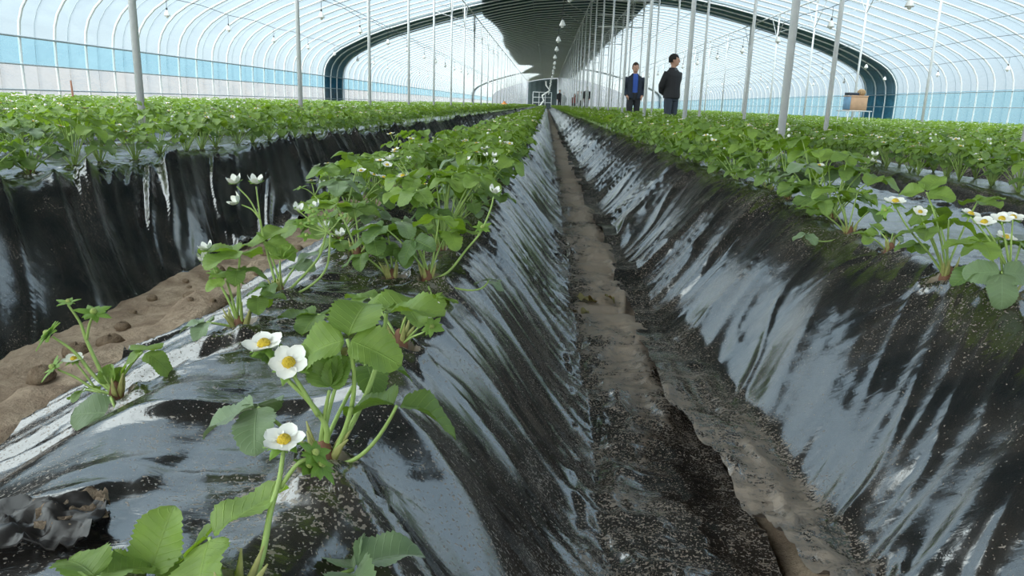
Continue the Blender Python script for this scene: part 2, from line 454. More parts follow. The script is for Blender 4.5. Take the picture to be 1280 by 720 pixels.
# posts
ROWN = {-2.65: 'the row near the blue-banded wall', 1.42: 'the row beside the muddy furrow', 2.86: 'the row where the two men stand', 6.95: 'the row by the crate stand'}
for x in POSTX:
    zt = roof_z(x)-.03
    body = MB().tube([(0, 0, -.02), (0, 0, zt)], .0235, 12)
    bm_ = body.mesh('post_tube', [M['steel']])
    cap = MB().lathe([(.032, zt-.10), (.036, zt-.09), (.036, zt-.03), (.032, zt-.02)], n=12).mesh('post_clamp', [M['steel']])
    brs = []
    for sy in (-1, 1):
        brs.append(MB().tube([(0, 0, zt-.75), (0, sy*.78, zt-.03)], .009, 6).mesh('brace', [M['steel']]))
    sx = -1 if x < CX else 1
    xo = x+sx*1.0
    brs.append(MB().tube([(0, 0, zt-.55), (sx*1.0, 0, roof_z(xo)-.03)], .009, 6).mesh('brace', [M['steel']]))
    k = 0
    for i in range(30):
        y = 4.62+3.24*i
        if x == -2.65: y += .25
        if y > YF-1: break
        if project((x, y, .8))[0] > 1345 or project((x, y, .8))[0] < -10: continue
        lab = ('%s slim steel post of %s' % (ORD[k], ROWN[x])) if k < 14 else 'slim steel post far along %s' % ROWN[x]
        r_ = tag(empty('steel_post', (x, y, 0)), lab, 'post', 'posts of %s' % ROWN[x])
        part('tube', bm_, None, r_); part('clamp', cap, None, r_)
        if k < 12:
            for b in brs: part('brace', b, None, r_)
        k += 1
# cross bars joining the two middle rows
cb = MB().tube([(0, 0, 0), (1.40, 0, 0)], .014, 8).mesh('tie_bar', [M['steel']])
for i in range(1, 14):
    y = 4.62+3.24*i
    for z in ((3.35,) if i % 2 else (3.35, 3.0)):
        tag(link('tie_bar', cb, loc=(1.49, y+.03, z)), 'short tie bar joining the two post rows beside the men' if z == 3.35 else 'lower tie bar joining the two post rows beside the men',
            'tie bar', 'upper tie bars' if z == 3.35 else 'lower tie bars')
# lamps
shade = MB().lathe([(.010, .115), (.014, .10), (.022, .085), (.040, .05), (.052, .015), (.055, 0.0), (.051, 0.0), (.038, .045), (.018, .08)], n=20).mesh('lamp_shade', [M['lampw']])
bulb = MB().lathe([(.001, -.035), (.014, -.031), (.024, -.018), (.028, 0), (.024, .02), (.014, .045), (.012, .06)], n=16).mesh('bulb', [M['bulb']])
sock = MB().lathe([(.0, .135), (.013, .135), (.015, .125), (.015, .095), (.012, .09)], n=12).mesh('socket', [M['cable']])
LROW = [(-6.65, 1.92, 10.7, 2.65, 'the lamp line by the blue-banded wall', 20), (-3.85, 1.92, 10.4, 2.65, 'the lamp line beside the blue-side posts', 20),
        (.22, 1.92, 10.1, 3.0, 'the line hanging under the dark quilt', 31), (4.35, 1.92, 9.8, 2.6, 'the lamp line past the two men', 20),
        (9.1, 1.92, 15.2, 3.6, 'the lamp line by the crate stand', 14), (10.7, 1.72, 18.5, 3.2, 'the lamp line along the pale blue wall', 12)]
for x, z, y0, dy, nm, cnt in LROW:
    cz = min(z+.30, roof_z(x)-.12)
    cords = MB().tube([(0, 0, .13), (.004, 0, .22), (0, 0, .30)], .004, 5).mesh('cord', [M['cable']])
    for i in range(cnt):
        y = y0+dy*i + (random.uniform(-.12, .12) if i else 0)
        lab = '%s white bell lamp of %s' % (ORD[i], nm) if i < 10 else 'far white bell lamp of %s' % nm
        r_ = tag(empty('grow_lamp', (x+random.uniform(-.03, .03), y, z+random.uniform(-.02, .02))), lab, 'lamp', 'lamps of %s' % nm)
        part('lamp_shade', shade, None, r_); part('bulb', bulb, None, r_); part('socket', sock, None, r_); part('cord', cords, None, r_)
    pts = [(x, YB, cz+.1)]
    yy = np.arange(y0-dy*3, y0+dy*(cnt-1), dy)
    for a in yy: pts += [(x, a, cz), (x, a+dy/2, cz+.04)]
    pts.append((x, y0+dy*(cnt-1), cz))
    tag(link('lamp_cable', MB().tube(pts, .005, 5).mesh('lamp_cable', [M['cable']])), 'thin cable carrying %s' % nm, 'cable', 'lamp cables')
# white hose hanging at the far end
tag(link('white_hose', MB().tube([(-.15, 93, 3.4), (-.1, 93, 2.9), (.35, 93, 2.3), (-.55, 93, 1.7), (-.35, 93, 1.1), (-.8, 93, .45), (-.85, 92.9, .04)], .1, 8).mesh('white_hose', [M['lampw']])),
    'crooked white hose hanging down before the dark end curtain', 'hose')
# ------------------------------------------------------------------ beds, film, soil
# bl, tl, tr, br: foot / shoulder / shoulder / foot across the bed, zt: top height
BEDS = [dict(key='mid', bl=-.76, tl=-.30, tr=-.22, br=.115, zt=.30, zl=.085, zr=.0, x0=-.715, x1=.335, res=.0065, near=True),
        dict(key='across', bl=.33, tl=.76, tr=1.22, br=1.42, zt=.345, zl=.025, zr=0, x0=.265, x1=1.44, res=.0065, near=True),
        dict(key='blackwall', bl=-2.34, tl=-2.12, tr=-1.44, br=-1.12, zt=.365, zl=0, zr=.03, x0=-2.36, x1=-1.075, res=.0075, near=True),
        dict(key='r2', bl=1.60, tl=1.84, tr=2.08, br=2.25, zt=.33, zl=0, zr=0, x0=1.55, x1=2.27, res=.02, near=False),
        dict(key='r3', bl=2.84, tl=3.04, tr=3.52, br=3.72, zt=.33, zl=0, zr=0, x0=2.80, x1=3.74, res=.03, near=False)]
b = 4.02
for k in range(6):
    BEDS.append(dict(key='r%d' % (4+k), bl=b, tl=b+.2, tr=b+.72, br=b+.92, zt=.33, zl=0, zr=0, x0=b-.03, x1=b+.95, res=.06, near=False)); b += 1.21
b = -3.58
for k in range(4):
    BEDS.append(dict(key='l%d' % (2+k), bl=b, tl=b+.2, tr=b+.72, br=b+.94, zt=.35, zl=0, zr=0, x0=b-.03, x1=b+.97, res=.05, near=False)); b -= 1.21
BK = {q['key']: q for q in BEDS}
def bed_profile(q, x, y):
    w = .035*(fbm(y*.9, q['bl']*3.1, 21, 2)-.5) + .02*(vn(y*3.1, q['bl'], 23)-.5)
    x = x - w
    up = np.clip((x-q['bl'])/(q['tl']-q['bl']), 0, 1); dn = np.clip((q['br']-x)/(q['br']-q['tr']), 0, 1)
    sh = lambda t: .5*t*t*(3-2*t) + .5*np.sin(t*PI/2)
    z = np.where(x < (q['tl']+q['tr'])/2, q['zl']+(q['zt']-q['zl'])*sh(up), q['zr']+(q['zt']-q['zr'])*sh(dn))
    c = (x-q['tl'])/(q['tr']-q['tl'])
    z = z - .02*np.clip(1-np.abs(c-.5)*2.2, 0, 1)*0 + .012*(fbm(x*2.3, y*1.9, 31, 2)-.5)*up*dn
    return z
# ------- plant rows (needed early: the film puckers round each plant)
ROWS = [('mid', -.205, 'edge'), ('mid', -.47, 'inner'), ('across', .76, 'edge'), ('across', 1.16, 'back'), ('blackwall', -1.50, 'edge'), ('blackwall', -1.98, 'back'),
        ('r2', 1.90, 'front'), ('r2', 2.06, 'back'), ('r3', 3.1, 'front'), ('r3', 3.46, 'back')]
for q in BEDS[5:]:
    ROWS += [(q['key'], q['tl']+.06, 'front'), (q['key'], q['tr']-.06, 'back')]
HOLES = {}
def add_hole(key, x, y): HOLES.setdefault(key, []).append((x, y))

def wrinkle(q, x, y):
    key = q['key']; sd = abs(hash_key(key))
    up = np.clip((x-q['bl'])/(q['tl']-q['bl']), 0, 1); dn = np.clip((q['br']-x)/(q['br']-q['tr']), 0, 1)
    slopeL = sstep(1.05, .75, up); slopeR = sstep(1.05, .75, dn)
    slope = np.clip(slopeL+slopeR, 0, 1)
    acr = np.where(slopeL > slopeR, (1-up)*(q['tl']-q['bl']), (1-dn)*(q['br']-q['tr']))
    A = q.get('fold', 1.0)
    kk = {'blackwall': 1.7, 'across': .85, 'mid': .45}.get(key, .4)
    yy = y + kk*acr*(.6+.8*vn(y*1.7, 0*y, sd+14)) + .04*(fbm(x*4, y*4, sd+1, 2)-.5)
    f1 = ridge(yy*4.5, acr*1.1, sd+2, 1.0)
    f2 = ridge(yy*9.5 + .3*vn(x*9, y*2, sd+7), acr*1.8, sd+3, 1.3)
    f3 = ridge(yy*25, acr*3.0+.1*y, sd+4, 2.0)
    f4 = ridge(yy*6.5+.5*vn(x*5, y*3, sd+15), acr*.9, sd+16, 9)+.7*ridge(yy*13+.8*vn(x*6, y*4, sd+18), acr*1.5, sd+17, 7)
    big = fbm(yy*2.6, acr*3.5, sd+5, 2)-.5
    amp = .25+.75*sstep(.3, .7, fbm(x*2.1, y*1.7, sd+6, 2))
    z = slope*(.034*f1*(.4+.6*amp) + .022*f2*amp + .0060*f3*amp + .015*f4*(.3+.7*amp) + .028*big)*(1.45 if key == 'blackwall' else 1.0)
    top = 1-slope
    yt = y*.75+x*.65
    g1 = ridge(yt*9+1.5*fbm(x*3, y*3, sd+12, 2), (x-y)*2.2, sd+8, 3)
    g2 = ridge((y*.4-x)*14+2*vn(x*4, y*4, sd+13), (x+y)*3, sd+9, 3)
    z = z + top*(.0075*g1*amp + .0045*g2*amp + .010*(fbm(x*5, y*4, sd+10, 2)-.5))
    z = z + .0016*(ridge(x*46+3*vn(x*9, y*9, 3), y*38, sd+11, 2))*(.3+.7*amp)
    return z
def hash_key(k): return sum((i+1)*ord(c) for i, c in enumerate(k)) % 997
def pucker(q, x, y):
    z = np.zeros_like(x); hd = np.zeros_like(x)
    for i, (hx, hy) in enumerate(HOLES.get(q['key'], [])):
        m = (np.abs(x-hx) < .22) & (np.abs(y-hy) < .22)
        if not m.any(): continue
        dx = x[m]-hx; dy = y[m]-hy; d = np.sqrt(dx*dx+dy*dy)+1e-6; a = np.arctan2(dy, dx)
        r = ridge(a*3.2+i*7.3, d*3, 71+i, 3)
        rr = .020+.006*np.sin(a*3+i)
        z[m] += .010*r*np.exp(-d/.085)*sstep(.012, .05, d) + .010*np.exp(-((d-rr*1.3)/.010)**2) - .030*sstep(rr, rr*.4, d)
        hd[m] = np.maximum(hd[m], sstep(rr*1.15, rr*.8, d)*1.3 + .30*np.exp(-d/.05))
    return z, hd
def film_height(q, x, y):
    x = np.asarray(x, float); y = np.asarray(y, float); x, y = np.broadcast_arrays(x, y)
    z = bed_profile(q, x, y) + (wrinkle(q, x, y) if q['near'] else .5*wrinkle(q, x, y))
    if q['key'] == 'mid':
        # a tight fold crosses the top in front of the first plant
        t = y-.70-.25*(x+.2)
        z = z + .008*np.exp(-(t/.012)**2)*sstep(-.5, -.35, x)*sstep(.05, -.1, x)
        # loose crumples in the furrow bottom
        fb = sstep(.02, .12, x)*sstep(.31, .25, x)*sstep(7, 3, y)
        z = z + fb*(.017*ridge(x*13+2*fbm(x*5, y*5, 90, 2), y*4.2, 91, 2) + .009*ridge(x*19, y*27, 92, 3) + .022*(fbm(x*4, y*2.3, 93, 3)-.45))
        z = z + .018*np.exp(-((y-2.16-.3*(x-.2))/.03)**2)*fb - .03*np.exp(-((y-2.05-.3*(x-.2))/.035)**2)*fb
        z = z + .012*np.exp(-((x+.765)/.012)**2)*0
    if q['key'] == 'across':
        lip = sstep(.40, .33, x)*sstep(2.4, 1.0, y)
        z = z + lip*(.035+.02*fbm(x*9, y*7, 95, 3)) + lip*.010*ridge(x*22, y*16, 96, 3)
    return z
def film_dirt(q, x, y):
    sl = fbm(x*3, y*2, 40, 3)
    if q['key'] == 'mid':
        f = sstep(-.06, .10, x)
        cen = np.exp(-((x-.215)/.10)**2)
        d = .14+.20*f + .37*cen*sstep(.9, 1.9, y) + .26*cen*(fbm(x*7, y*3, 44, 3)-.2)
        d = d + .16*sstep(-.45, -.78, x) + .12*sstep(3, 9, y)*cen
        d = d + .10*sstep(1.2, .6, y)*sstep(-.25, 0, x)
    elif q['key'] == 'across':
        d = .05+.20*sstep(.44, .34, x) + .36*sstep(.415, .395, x)*sstep(2.0, 1.0, y) + .10*sstep(.60, .72, x)*sstep(1.9, .9, y) + .05*sstep(.6, 1.2, x)
    elif q['key'] == 'blackwall':
        d = -.05+.10*sstep(-1.5, -1.7, x) + .32*sstep(-1.17, -1.09, x)
    else:
        d = .06+.28*sstep(q['tl'], q['bl'], x) + .28*sstep(q['tr'], q['br'], x) + {'r2': .10, 'r3': .30}.get(q['key'], 0)
    return d + .12*(sl-.5)
LABELF = {'mid': 'black mulch film over the middle strawberry bed and its muddy furrow', 'across': 'glossy black mulch film on the bed across the muddy furrow',
          'blackwall': 'draped black mulch film forming the tall shiny wall beyond the bare soil', 'r2': 'black mulch film of the second bed past the muddy furrow, before the first posts'}
def build_film(q):
    if q['near']:
        ysn = np.concatenate([np.arange(-1.2, .25, .05), np.arange(.25, 1.6, .0058), np.arange(1.6, 3.2, .010), np.arange(3.2, 7, .022), np.arange(7, 16, .07), np.arange(16, 105.1, .6)])
    else:
        r = q['res']
        ysn = np.concatenate([np.arange(1.0 if q['key'] == 'r2' else 2.0, 6, r*1.2), np.arange(6, 16, .09), np.arange(16, 105.1, .7)])
    xs = np.arange(q['x0'], q['x1']+1e-6, q['res'])
    X, Y = np.meshgrid(xs, ysn, indexing='ij')
    xw = X.copy()
    # torn, uneven outer edges
    if q['key'] == 'mid':
        e = .03*(fbm(Y*2.5, Y*0, 61, 3)-.5); t = np.clip((-.60-X)/.115, 0, 1); xw = X+e*t - .035*sstep(1.5, 2.4, Y)*sstep(.22, .335, X)
    if q['key'] == 'across':
        e = .06*(fbm(Y*3.0, Y*0, 62, 3)-.5)+.05*sstep(1.3, .6, Y); t = np.clip((.42-X)/.12, 0, 1); xw = X+e*t
    if q['key'] == 'blackwall':
        e = .10*(fbm(Y*3.4, Y*0, 63, 3)-.5); t = np.clip((X+1.20)/.115, 0, 1); xw = X+e*t
    Z = film_height(q, xw, Y); pz, hd = pucker(q, xw, Y)
    Z = np.maximum(Z+pz, bed_profile(q, xw, Y)-.035) + .004
    D = film_dirt(q, xw, Y)+hd
    nu, nv = X.shape
    me = bpy.data.meshes.new('mulch_film')
    V = np.stack([xw, Y, Z], -1).reshape(-1, 3)
    a = (np.arange(nu-1)[:, None]*nv + np.arange(nv-1)[None, :]).ravel()
    Fq = np.stack([a, a+nv, a+nv+1, a+1], 1)
    me.vertices.add(len(V)); me.vertices.foreach_set('co', V.astype(np.float32).ravel())
    me.loops.add(Fq.size); me.loops.foreach_set('vertex_index', Fq.astype(np.int32).ravel())
    me.polygons.add(len(Fq)); me.polygons.foreach_set('loop_start', np.arange(0, Fq.size, 4, dtype=np.int32))
    me.polygons.foreach_set('use_smooth', np.ones(len(Fq), bool))
    me.materials.append(M['mulch'])
    at = me.attributes.new('dirt', 'FLOAT', 'POINT'); at.data.foreach_set('value', D.astype(np.float32).ravel())
    me.update(calc_edges=True); me.validate()
    o = link('mulch_film', me)
    lab = LABELF.get(q['key'])
    if lab is None:
        lab = 'black mulch film on a bed out towards the pale blue wall' if q['key'][0] == 'r' else 'black mulch film on a bed out towards the blue-banded wall'
    tag(o, lab, 'mulch film', 'mulch films toward the pale blue wall' if q['key'][0] == 'r' and q['key'] != 'r2' else ('mulch films toward the blue-banded wall' if q['key'][0] == 'l' else 'mulch films on the near beds'))
    return o
def soil_height(X, Y):
    Z = np.full_like(X, -.004)
    for q in BEDS:
        m = (X > q['bl']-.1) & (X < q['br']+.1)
        Z[m] = np.maximum(Z[m], bed_profile(q, X[m], Y[m])-.030)
    # the bare furrow between the middle bed and the black wall
    fl = sstep(-.722, -.775, X)*sstep(-1.19, -1.10, X)
    rough = .045*(fbm(X*6, Y*3.5, 81, 4)-.35) + .012*ridge(X*9, Y*14, 82, 2)
    Z = Z + fl*(.062+rough*.9)
    return Z
def build_soil():
    xs = np.concatenate([np.arange(-7.5, -1.3, .12), np.arange(-1.3, -.72, .012), np.arange(-.72, 12.02, .06)])
    ysn = np.concatenate([np.arange(-9, .3, .3), np.arange(.3, 4, .014), np.arange(4, 12, .06), np.arange(12, 106.1, .8)])
    X, Y = np.meshgrid(xs, ysn, indexing='ij')
    Z = soil_height(X, Y)
    nu, nv = X.shape; me = bpy.data.meshes.new('floor')
    V = np.stack([X, Y, Z], -1).reshape(-1, 3)
    a = (np.arange(nu-1)[:, None]*nv + np.arange(nv-1)[None, :]).ravel()
    Fq = np.stack([a, a+nv, a+nv+1, a+1], 1)
    me.vertices.add(len(V)); me.vertices.foreach_set('co', V.astype(np.float32).ravel())
    me.loops.add(Fq.size); me.loops.foreach_set('vertex_index', Fq.astype(np.int32).ravel())
    me.polygons.add(len(Fq)); me.polygons.foreach_set('loop_start', np.arange(0, Fq.size, 4, dtype=np.int32))
    me.polygons.foreach_set('use_smooth', np.ones(len(Fq), bool)); me.materials.append(M['soil'])
    me.update(calc_edges=True); me.validate()
    tag(link('floor', me), 'tan bare soil of the greenhouse floor and furrows', 'floor', kind='structure')
# ------------------------------------------------------------------ strawberry plants
def leaflet(L, W, nt, ns, seed, fold=.35, curl=.25, wave=.004, teeth=True, tone=.5, asym=0.0):
    r = random.Random(seed)
    t = np.linspace(0, 1, nt); s = np.linspace(-1, 1, ns)
    tt = t**.82
    w = W/2*np.sqrt(np.clip(1-(2*tt-1)**2, 0, 1))**.9
    w = np.maximum(w, .0007)
    T, S = np.meshgrid(t, s, indexing='ij')
    Wd = np.repeat(w[:, None], ns, 1)
    if teeth:
        k = (np.arange(nt) % 2)*2-1
        edge = (np.abs(S) > .99)
        Wd = Wd*(1+edge*(.055*k[:, None])*((T > .12) & (T < .97)))
    x = S*Wd*(1+asym*np.sign(S))
    y = L*(T-.10*S*S*np.sin(T*PI)*0) + (np.abs(S) > .99)*0
    ph = r.random()*6
    z = fold*np.abs(x) - curl*(T*T)*L - .25*curl*(x/(W/2))**2*L*.6
    z = z + wave*np.sin(T*9+ph)*np.abs(S)
    rip = .0007*np.cos((T-.22*np.abs(S))*8*2*PI)*(np.abs(S) > .08)*(1-.4*np.abs(S))*(L/.05)
    z = z + rip if nt >= 12 else z
    P = np.stack([x, y, z], -1)
    A = np.stack([S, T, np.full_like(S, tone)], -1)
    return P, A
def rotm(az, pitch, roll):
    # local +Y = heading, pitch > 0 droops
    return np.array(Matrix.Rotation(az-PI/2, 3, 'Z') @ Matrix.Rotation(-pitch, 3, 'X') @ Matrix.Rotation(roll, 3, 'Y'))
def add_trifoliate(mb, p, az, pitch, L, lod, seed, tone=.5, roll=0.0, fold=.35, curl=.3, spread=1.45, mat=0, n=3, droop=.15):
    r = random.Random(seed)
    nt, ns = {3: (25, 9), 2: (15, 7), 1: (7, 5), 0: (4, 3)}[lod]
    R = rotm(az, pitch, roll)
    for i, a in enumerate((0, spread, -spread)[:n]):
        l = L*(1.0 if i == 0 else .92)*(1+r.uniform(-.06, .06))
        P, A = leaflet(l, l*(.86 if i == 0 else .82), nt, ns, seed*3+i, fold*r.uniform(.6, 1.3), curl*r.uniform(.6, 1.5), .003*L/.05, lod >= 2, min(1, max(0, tone+r.uniform(-.08, .08))))
        Q = P.copy(); Q[..., 1] += .003
        a2 = a+r.uniform(-.12, .12)
        Rl = np.array(Matrix.Rotation(a2, 3, 'Z') @ Matrix.Rotation(-(droop if i else .02)+r.uniform(-.1, .1), 3, 'X'))
        Q = Q @ Rl.T @ R.T + np.array(p)
        mb.grid(Q, mat, A)
def bez(p0, p1, p2, n):
    t = np.linspace(0, 1, n)[:, None]
    return (1-t)**2*np.array(p0)+2*t*(1-t)*np.array(p1)+t*t*np.array(p2)
def add_stalk(mb, p0, p2, r0=.0020, r1=.0013, n=9, sides=7, mid=None, mat=0, bow=.45):
    p0 = np.array(p0, float); p2 = np.array(p2, float)
    if mid is None:
        mid = p0*(1-bow)+p2*bow; mid = np.array((p0[0]*.62+p2[0]*.38, p0[1]*.62+p2[1]*.38, p0[2]*.42+p2[2]*.58))
    else:
        mid = 2*np.array(mid)-.5*(p0+p2)
    P = bez(p0, mid, p2, n)
    mb.tube(P, list(np.linspace(r0, r1, n)), sides, mat, attr=(0, .5, .8))
def sepals(mb, p, ax, R=.008, n=10, lod=2, seed=0, mat=0, opened=.2):
    """calyx: narrow pointed leaves round axis ax"""
    r = random.Random(seed)
    z = _n(ax); x = _n(np.cross(z, (0.3, .2, .93))); y = np.cross(z, x)
    for i in range(n):
        a = 2*PI*i/n + r.uniform(-.15, .15); l = R*(1.25 if i % 2 else .95)*r.uniform(.85, 1.15)
        d = math.cos(a)*x+math.sin(a)*y; sd = np.cross(z, d)
        el = opened+r.uniform(-.15, .25)
        u = math.cos(el)*d+math.sin(el)*z; nn = np.cross(sd, u)
        P = np.array([[np.array(p)+u*l*t+sd*l*.24*w*s - z*.25*l*t*t + nn*abs(s)*l*.05 for s in (-1, 0, 1)] for t, w in ((0, .6), (.35, 1), (.7, .75), (1, .05))])
        A = np.array([[(s, t, .75) for s in (-1, 0, 1)] for t in (0, .35, .7, 1)])
        mb.grid(P, mat, A)
def petals(mb, p, ax, R=.014, lod=2, seed=0, mat=0, cup=.35, n=5):
    r = random.Random(seed)
    z = _n(ax); x = _n(np.cross(z, (0.3, .2, .93))); y = np.cross(z, x)
    k = {3: (7, 7), 2: (5, 5), 1: (3, 3), 0: (3, 3)}[min(lod, 3)]
    a0 = r.random()*6
    for i in range(n):
        a = a0+2*PI*i/n + r.uniform(-.06, .06); d = math.cos(a)*x+math.sin(a)*y; sd = np.cross(z, d)
        l = R*r.uniform(.92, 1.08); c = cup+r.uniform(-.12, .12)
        P = np.zeros((k[0], k[1], 3))
        for ii, t in enumerate(np.linspace(0, 1, k[0])):
            w = .47*math.sqrt(max(0, 1-(2*t**.85-1)**2))*l+.0006
            for jj, s in enumerate(np.linspace(-1, 1, k[1])):
                P[ii, jj] = np.array(p)+d*(l*t*.94+.0022)+sd*w*s+z*(c*l*t*t*.6 + .10*l*s*s + .03*l*math.sin(5*t+3*s+i))
        mb.grid(P, mat)
def dome(mb, p, ax, r, h, mat=0, n=14, bumps=.12, seed=0):
    rr = random.Random(seed)
    z = _n(ax); x = _n(np.cross(z, (0.3, .2, .93))); y = np.cross(z, x)
    P = np.zeros((n, 7, 3))
    for i in range(n):
        a = 2*PI*i/n
        for j in range(7):
            e = PI/2*j/6; q = r*math.cos(e)*(1+bumps*((i+j) % 2))
            P[i, j] = np.array(p)+q*(math.cos(a)*x+math.sin(a)*y)+z*(h*math.sin(e)*(1+bumps*.5*((i+j) % 2)))
    mb.grid(P, mat, close_u=True)
LEAFM = {'g': 'leaf', 'y': 'leaf_grey', 'd': 'leaf_dry'}
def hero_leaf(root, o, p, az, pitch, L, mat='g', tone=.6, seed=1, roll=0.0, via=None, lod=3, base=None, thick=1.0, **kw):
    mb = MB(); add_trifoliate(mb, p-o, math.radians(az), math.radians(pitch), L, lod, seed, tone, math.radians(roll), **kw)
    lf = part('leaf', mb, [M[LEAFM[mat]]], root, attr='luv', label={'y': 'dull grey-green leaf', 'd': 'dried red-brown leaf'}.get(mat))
    sb = MB(); b0 = np.array(base) if base is not None else np.array((random.uniform(-.006, .006), random.uniform(-.006, .006), .004))
    add_stalk(sb, b0, p-o, .0021*thick, .0014*thick, 12, 8, None if via is None else via-o)
    part('petiole', sb, [M['stem']], lf)
    return lf
def hero_flower(root, o, p, ax, seed, R=.0135, kind='open', lod=3):
    p = p-o; ax = _n(ax)
    if kind == 'open':
        mb = MB(); petals(mb, p, ax, R, lod, seed); fl = part('flower', mb, [M['petal']], root)
        c = MB(); dome(c, p+ax*.0005, ax, R*.33, R*.32, 0, 16, .14, seed); part('flower_centre', c, [M['pollen']], fl)
    else:
        c = MB()
        if kind == 'bud': petals(c, p, ax, R*.85, lod, seed, 0, 1.9)
        dome(c, p, ax, R*(.30 if kind == 'bud' else .30), R*(.62 if kind == 'bud' else .40), 0, 12, .10, seed); fl = part('flower_bud', c, [M['petal'] if kind == 'bud' else M['fruit']], root)
    s = MB(); sepals(s, p-ax*.001, ax, R*{'open': .85, 'bud': .95, 'green': 1.35}[kind], 10, lod, seed, 0, {'open': .05, 'bud': .6, 'green': .25}[kind]); part('calyx', s, [M['sepal']], fl, attr='luv')
    return fl
def hero_stem(root, o, pts, r0=.0022, r1=.0012):
    P = catmull([np.array(q)-o for q in pts], 6)
    part('flower_stalk', MB().tube(P, list(np.linspace(r0, r1, len(P))), 8, attr=(0, .5, .8)), [M['stem']], root)
def crown(root, seed, r=.011, h=.022):
    rr = random.Random(seed); mb = MB()
    mb.lathe([(.001, -.012), (r*.9, -.010), (r, .0), (r*.8, h*.5), (r*.45, h), (.001, h*1.1)], n=12)
    for i in range(7):
        a = rr.random()*6.28; d = np.array((math.cos(a), math.sin(a), 0))
        P = bez(d*r*.5+np.array((0, 0, .002)), d*r*1.1+np.array((0, 0, .018)), d*r*(1.2+rr.random())+np.array((0, 0, .028+.012*rr.random())), 5)
        mb.tube(P, [.0035, .0036, .003, .0018, .0006], 6, 1, flat=(1, .35))
    part('crown', mb, [M['stem_red'], M['stipule']], root)
PLANTS = []
def bedz(key, x, y):
    q = BK[key]; return float(film_height(q, np.array([x]), np.array([y]))[0])+.004
def hero_root(key, px, py, label):
    z = BK[key]['zt']
    for _ in range(8):
        b = at_z(px, py, z); z = .5*z+.5*bedz(key, b[0], b[1])
    add_hole(key, b[0], b[1])
    r_ = tag(empty('strawberry_plant', tuple(b)), label, 'plant', 'strawberry plants on the middle bed' if key == 'mid' else 'strawberry plants across the furrow')
    PLANTS.append((key, b[0], b[1]))
    return r_, np.array(b)
UP = np.array((0, 0, 1.))
def build_heroes():
    # ---- the plant cut off by the lower frame edge
    r0, o = hero_root('mid', 292, 765, 'strawberry plant nearest the camera, cut by the lower frame edge')
    g = lambda px, py, dy=0: at_y(px, py, o[1]+dy)
    hero_leaf(r0, o, g(262, 672, .03), 38, -24, .054, 'g', 1.0, 5, fold=.25, curl=.12, spread=2.0, n=3, lod=3, roll=-12)
    hero_leaf(r0, o, g(186, 722, .02), 85, -62, .042, 'g', .85, 6, fold=.3, curl=.1, spread=1.6, lod=3)
    hero_leaf(r0, o, g(442, 712, .05), 25, -22, .046, 'y', .45, 7, fold=.9, curl=.35, spread=1.7, lod=3)
    hero_leaf(r0, o, g(120, 722, -.01), 150, -6, .040, 'g', .9, 8, lod=3)
    tipf = g(355, 551, .06); fork = g(349, 600, .05)
    hero_stem(r0, o, [o+(.004, 0, .004), g(326, 700, .02), g(338, 640, .04), fork, tipf-(0, 0, .003)], .0026, .0014)
    hero_stem(r0, o, [fork-(0, 0, .006), g(372, 580, .055), g(392, 571, .06)], .0018, .0012)
    hero_flower(r0, o, tipf, (.05, -.25, 1), 3, .0135)
    for i, (a, b_, s_) in enumerate(((394, 566, 1), (402, 580, 1.1), (386, 582, .9))):
        hero_flower(r0, o, g(a, b_, .06), (.6, -.1, .8), 30+i, .0085*s_, 'green')
    crown(r0, 1)
    # ---- main plant
    r1, o = hero_root('mid', 405, 583, 'strawberry plant with red-brown crown and two open white flowers beside its upright stalks')
    g = lambda px, py, dy=0: at_y(px, py, o[1]+dy)
    hero_leaf(r1, o, g(483, 389, .06), 62, -4, .060, 'g', .85, 11, roll=-4, via=g(463, 480, .04), thick=1.25, spread=1.5, curl=.10, droop=.0)
    hero_leaf(r1, o, g(434, 424, .00), 92, -38, .050, 'g', .8, 12, via=g(441, 500, .0), fold=.45, curl=.30, spread=1.75, droop=.22, thick=1.1)
    hero_leaf(r1, o, g(322, 509, .03), 195, 10, .050, 'y', .5, 13, via=g(366, 545, .02), spread=1.5, curl=.25)
    hero_leaf(r1, o, g(496, 507, -.005), 10, 2, .050, 'g', .45, 14, via=g(455, 566, -.005), fold=.6, curl=.45, spread=2.6, n=2)
    hero_leaf(r1, o, g(412, 488, .0), 80, -72, .030, 'g', .6, 15, fold=1.0, curl=.1, spread=.5)
    hero_leaf(r1, o, g(424, 470, .02), 60, -65, .022, 'd', .5, 16, fold=1.2, curl=.1, n=2)
    hero_leaf(r1, o, g(458, 455, .07), 20, 5, .040, 'g', .35, 17)
    fa, fb = g(330, 431, .01), g(361, 454, -.005)
    hero_stem(r1, o, [o+(0, 0, .008), g(408, 535, 0), g(385, 500, 0), g(357, 472, .0), fa-(0, 0, .003)], .0028, .0014)
    hero_stem(r1, o, [g(398, 520, -.004), g(380, 490, -.004), g(366, 468, -.005), fb-(0, 0, .003)], .0022, .0013)
    hero_flower(r1, o, fa, (-.10, -.22, 1), 21, .0155)
    hero_flower(r1, o, fb, (.1, -.62, .8), 22, .0150)
    hero_flower(r1, o, g(333, 446, .012), (-.3, 0, -.5), 23, .010, 'green')
    crown(r1, 2, .011, .022)
    # ---- plant behind main
    r2, o = hero_root('mid', 500, 432, 'strawberry plant right behind the two open flowers, one small flower over the film edge')
    g = lambda px, py, dy=0: at_y(px, py, o[1]+dy)
    hero_leaf(r2, o, g(397, 393, .0), 178, 4, .052, 'g', .3, 41, spread=1.4, curl=.15)
    hero_leaf(r2, o, g(463, 372, .05), 130, 0, .05, 'g', .8, 42)
    hero_leaf(r2, o, g(512, 388, -.02), 15, 2, .045, 'g', .65, 43, curl=.12)
